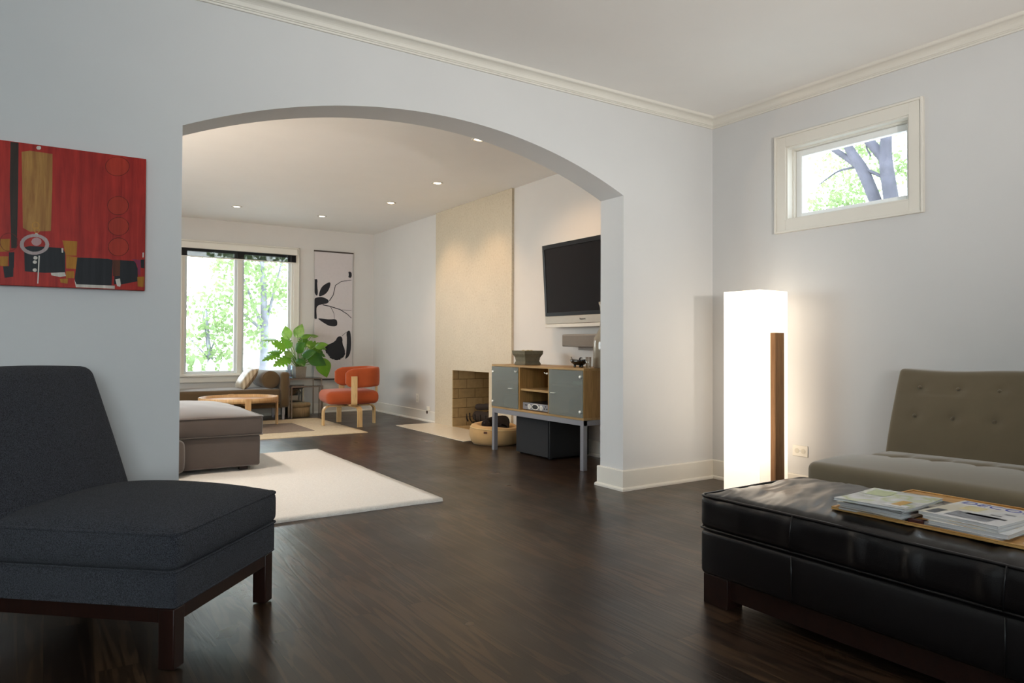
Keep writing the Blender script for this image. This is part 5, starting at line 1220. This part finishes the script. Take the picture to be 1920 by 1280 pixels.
for i, p in enumerate(den):
    t = (den[min(n-1, i+1)]-den[max(0, i-1)]).normalized(); out_ = Vector((t.y, -t.x, 0)); e = min(i, n-1-i)
    k = min(1.0, .55+.45*math.sqrt(min(1, (e/3.0)))) if e < 3 else 1.0
    ring = []
    for x, z in sec:
        q = p+out_*x*k+Vector((0, 0, .588+z*(k if e < 3 else 1)+.018*max(0, p.x/.3)))
        ring.append(b.verts.new(RZ @ q))
    rings.append(ring)
for i in range(n-1):
    for k in range(24): f = b.faces.new((rings[i][k], rings[i][(k+1) % 24], rings[i+1][(k+1) % 24], rings[i+1][k])); f.smooth = True
b.faces.new(rings[0]); b.faces.new(rings[-1])
obj('backrest', b, ora, oc)
# three birch uprights holding the band
def ply(name, pts_, w, th, wd, par, mat=bply):
    # flat strip swept along pts_, w wide along direction wd, th thick
    b = B(); R3 = []; pv_ = [Vector(p) for p in pts_]; wd = Vector(wd).normalized()
    for i, p in enumerate(pv_):
        t = (pv_[min(len(pv_)-1, i+1)]-pv_[max(0, i-1)]).normalized(); nn = t.cross(wd).normalized()
        R3.append([b.verts.new(RZ @ (p+wd*sx__*w/2+nn*sy__*th/2)) for sx__, sy__ in ((-1, -1), (1, -1), (1, 1), (-1, 1))])
    for i in range(len(R3)-1):
        for k in range(4): b.faces.new((R3[i][k], R3[i][(k+1) % 4], R3[i+1][(k+1) % 4], R3[i+1][k]))
    b.faces.new(R3[0]); b.faces.new(R3[-1][::-1]); return obj(name, b, mat, par)
def arc(cx_, cz, r, a0_, a1_, n_=7): return [(cx_+r*math.cos(a0_+(a1_-a0_)*k/n_), cz+r*math.sin(a0_+(a1_-a0_)*k/n_)) for k in range(n_+1)]
for s in (-1, 1):
    P = [(-.02, s*(hy+.040), .615), (-.02, s*(hy+.040), .30)]+[(-.02, s*y, z) for y, z in arc(hy+.04-.035, .300-.0, .035, 0, -PI/2)]+[(-.02, s*.10, .265)]
    ply('upright', P, .072, .014, (1, 0, 0), oc)
P = [(hx+.041, 0, .60), (hx+.041, 0, .33)]+[(x, 0, z) for x, z in arc(hx+.041-.05, .315, .05, 0, -PI/2)]+[(.10, 0, .265)]
ply('upright', P, .072, .014, (0, 1, 0), oc)
RZ_keep = RZ
for k in range(4):
    RZ = Matrix.Rotation(math.radians(2)+k*PI/2, 4, 'Z')
    P = [(.03, 0, .238), (.25, 0, .238)]+[(x, 0, z) for x, z in arc(.268, .173, .065, PI/2, 0)]+[(.334, 0, .010 if k in (2,) else .001)]
    ply('leg', P, .060, .018, (0, 1, 0), oc)
RZ = RZ_keep
b = B(); box(b, -.09, .09, -.09, .09, .248, .258); box(b, -.12, .12, -.015, .015, .256, .262); tag(obj('swivel_plate', b, black_m, oc), label='black metal swivel plate')

# ---- recessed lights
can_on = emis('lit_bulb', (1.0, .82, .6), 12); can_cool = emis('lit_bulb_cool', (1.0, .95, .85), 4); ringm = plain('can_trim', '#cfcac0', .4, var=.01)
LC = [((1.90, 9.0), 'recessed ceiling light farthest back on the left, above the garden window', 0), ((2.97, 9.05), 'recessed ceiling light above the wall scroll', 0), ((3.36, 7.73), 'bright recessed ceiling light above the left edge of the fireplace', 1), ((3.345, 6.51), 'bright recessed ceiling light nearest the right edge of the fireplace', 1), ((2.91, 4.93), 'recessed ceiling light half hidden by the arch', 2)]
for (x, y), lab, on in LC:
    t = thing('recessed_light', lab, 'ceiling light', (x, y, ZF), group='recessed ceiling lights in the rear room')
    b = B(); lathe(b, [(.060, -.0005), (.060, -.006), (.050, -.008), (.044, -.004), (.042, -.0008), (.0001, -.0006)], (x, y, ZF), 28); obj('trim_ring', b, ringm, t)
    b = B(); lathe(b, [(.0001, -.005), (.030 if on else .036, -.005), (.036, -.0015)], (x, y, ZF), 24); obj('bulb', b, can_on if on else can_cool, t)
def spot(loc, tgt, power, size, blend, color, rad=.04):
    l = bpy.data.lights.new('spot', 'SPOT'); l.energy = power; l.spot_size = size; l.spot_blend = blend; l.color = color; l.shadow_soft_size = rad
    o = bpy.data.objects.new('recessed_light_beam', l); COL.objects.link(o); o.location = loc
    o.rotation_euler = (Vector(tgt)-Vector(loc)).to_track_quat('-Z', 'Y').to_euler()
WARM = (1.0, .66, .38)
spot((3.36, 7.73, 2.645), (4.11, 7.4, .9), 36, 1.5, .8, WARM)
spot((3.345, 6.51, 2.645), (4.11, 6.7, .9), 36, 1.5, .8, WARM)
spot((3.1, 5.0, 2.645), (4.1, 5.1, .9), 48, 1.7, .8, WARM)
spot((1.90, 9.0, 2.645), (1.90, 9.0, 0), 14, 1.8, .8, WARM)
spot((2.97, 9.05, 2.645), (2.97, 9.05, 0), 14, 1.8, .8, WARM)
# two unseen cans added as fill over the sofa side, behind the arch
for (x, y) in ((.35, 5.0), (.35, 7.2)):
    spot((x, y, 2.645), (x+.5, y, 0), 125, 2.2, .9, (1.0, .87, .74))
    t = thing('recessed_light', 'added unseen fill light over the sofa side of the rear room, '+('near the arch' if y < 6 else 'farther from the arch'), 'ceiling light', (x, y, ZF), group='added fill lights over the sofa')
    b = B(); lathe(b, [(.060, -.0005), (.060, -.006), (.050, -.008), (.044, -.004), (.0001, -.0006)], (x, y, ZF), 28); obj('trim_ring', b, ringm, t)

# ================================================================== outdoors
leafout = N('tree_leaves'); leafout.set(leafout.ramp(leafout.noise(leafout.coord(), .9, 3), [(.3, lin('#5c6e45')), (.7, lin('#82936a'))]), .6)
tt = leafout.n('BsdfTranslucent'); tt.inputs[0].default_value = lin('#a2b57a'); xx = leafout.n('MixShader'); xx.inputs[0].default_value = .5
leafout.l(leafout.b.outputs[0], xx.inputs[1]); leafout.l(tt.outputs[0], xx.inputs[2]); leafout.l(xx.outputs[0], leafout.out.inputs[0])
barkm = plain('tree_bark', '#45434c', .95, var=.3, scale=5, bump=.5, bscale=30, bdist=.01)
GZ = -.45
b = B(); box(b, -14, 30, YF+.25, 46, GZ-.1, GZ); box(b, XR+.3, 30, -10, YF+.25, GZ-.1, GZ); box(b, -14, XR+.3, -14, YBK-.3, GZ-.1, GZ); box(b, -14, XL-.3, YBK-.3, YF+.25, GZ-.1, GZ)
tag(obj('ground', b, plain('pale_paving', '#c4c2ba', .9, var=.1, scale=1)), kind='structure')
def clump(b, c, r, n, size, rnd):
    for _ in range(n):
        d = Vector((rnd.gauss(0, 1), rnd.gauss(0, 1), rnd.gauss(0, .8))); d = d.normalized()*r*rnd.random()**.45; p = Vector(c)+d
        q = Quaternion((rnd.gauss(0, 1), rnd.gauss(0, 1), rnd.gauss(0, 1), rnd.gauss(0, 1))).normalized(); s = size*rnd.uniform(.6, 1.3)
        vs = [b.verts.new(p+q @ Vector(v)*s) for v in ((-.5, 0, 0), (0, -.32, .08), (.5, 0, 0), (0, .32, .08))]; b.faces.new(vs)
def branches(b, segs):
    for P, R4 in segs:
        P = [Vector(p) for p in P]; Q, RR = [], []
        for i in range(len(P)-1):
            for j in range(5): t = j/5; Q.append(P[i].lerp(P[i+1], t)); RR.append(R4[i]+(R4[i+1]-R4[i])*t)
        Q.append(P[-1]); RR.append(R4[-1])
        for _ in range(2): Q = [Q[0]]+[(Q[i-1]+Q[i]*2+Q[i+1])/4 for i in range(1, len(Q)-1)]+[Q[-1]]
        tube(b, Q, RR, 10)
rnd = random.Random(5)
tA = thing('tree', 'large grey-barked tree with leaning forked trunk outside the small high window', 'tree', (11.0, 5.7, GZ))
b = B(); branches(b, [([(11, 5.75, GZ), (11, 5.93, 1.5), (11, 6.14, 3.15), (11, 6.42, 3.87), (11, 6.66, 4.26), (11, 6.95, 5.0)], [.17, .13, .095, .095, .07, .06]), ([(11, 6.42, 3.87), (11, 6.70, 4.12), (11, 6.95, 4.33), (11, 7.6, 4.8)], [.06, .05, .045, .03]),
    ([(11, 5.55, GZ), (11, 5.80, 1.5), (11, 5.93, 3.12), (11, 6.05, 3.94), (11, 6.035, 4.3), (11, 5.9, 5.4)], [.18, .15, .115, .10, .08, .06]), ([(11, 6.05, 3.94), (11, 6.2, 4.15), (11, 6.36, 4.36), (11, 6.7, 5.0)], [.08, .075, .07, .05]),
    ([(11, 6.02, 3.62), (11, 6.2, 3.75), (11, 6.38, 3.86)], [.025, .028, .03]), ([(11, 6.5, 3.93), (11, 6.85, 3.93), (11, 7.2, 3.76)], [.022, .016, .008]), ([(11, 6.28, 4.05), (11, 6.36, 4.2), (11, 6.35, 4.5)], [.015, .012, .01])])
obj('trunk', b, barkm, tA)
b = B()
for c, r, n_ in (((11.6, 7.1, 3.45), .6, 700), ((11.8, 7.5, 3.2), .65, 700), ((11.8, 7.3, 4.2), .4, 160), ((11.6, 6.75, 4.35), .4, 260), ((11.7, 6.25, 3.95), .3, 220), ((11.7, 5.55, 4.1), .45, 420), ((11.5, 5.5, 3.6), .4, 240), ((11.6, 6.5, 3.3), .35, 110), ((12, 6.9, 3.7), .5, 130), ((12, 6.2, 5.3), 1.2, 500), ((12, 7.6, 5.0), 1.0, 300), ((12, 4.9, 4.9), 1.0, 300), ((12, 5.2, 3.0), .5, 160), ((13, 6.6, 2.6), .9, 300)):
    clump(b, c, r, n_, .085, rnd)
obj('crown', b, leafout.m, tA)
bark_pale = plain('pale_bark', '#7d7b84', .95, var=.3, scale=5)
def tree(label, x, y, h, seed, clumps, r=.12):
    rd = random.Random(seed); t = thing('tree', label, 'tree', (x, y, GZ)); b = B()
    segs = [([(x, y, GZ), (x+.05, y, GZ+h*.35), (x-.05, y, GZ+h*.7)], [r, r*.8, r*.4])]
    for c, rr4, n_ in clumps[:4]: segs.append(([(x+.02, y, GZ+h*.35), tuple(c)], [r*.4, r*.12]))
    branches(b, segs); obj('trunk', b, bark_pale, t)
    b = B()
    for c, rr4, n_ in clumps: clump(b, c, rr4, n_, .13, rd)
    obj('crown', b, leafout.m, t)
tree('leafy tree seen through the right pane of the garden window', 4.25, 17.2, 5.0, 1, [((3.7, 17.4, 2.9), .7, 420), ((4.3, 17.2, 2.4), .8, 520), ((3.5, 17.0, 1.9), .6, 330), ((4.8, 17.4, 3.3), .7, 260), ((3.9, 17.0, 1.25), .5, 200), ((3.4, 17.4, 3.6), .8, 300), ((5.0, 17, 2.2), .5, 160)])
tree('shrubby pale tree seen through the left pane behind the picket fence', 3.0, 17.0, 3.2, 2, [((2.9, 17.2, 1.9), .55, 140), ((3.2, 17.0, 1.3), .5, 230), ((2.6, 17.3, 1.2), .6, 140), ((3.25, 16.8, .7), .45, 220), ((2.7, 17, .5), .5, 120)], .06)
tree('tall bush at the left edge of the garden view', 1.9, 15.6, 2.6, 3, [((2.2, 15.7, .7), .5, 200), ((1.7, 15.7, 1.0), .6, 200), ((2.45, 15.4, .35), .35, 150)], .05)
pk = thing('picket_fence', 'white picket fence low behind the left pane of the garden window', 'fence', (2.6, 14.0, GZ))
whp = plain('picket_white', '#e4e2dc', .7, var=.02)
b = B()
for z in (-.1, .42): box(b, 1.2, 3.1, 14.02, 14.05, z, z+.06)
obj('rail', b, whp, pk)
for i in range(8):
    x = 1.30+.232*i; b = B(); prism(b, [(x, GZ), (x+.13, GZ), (x+.13, .60), (x+.10, .68), (x+.065, .72), (x+.03, .68), (x, .60)], 13.995, 14.018, 'Y'); obj('picket', b, whp, pk)
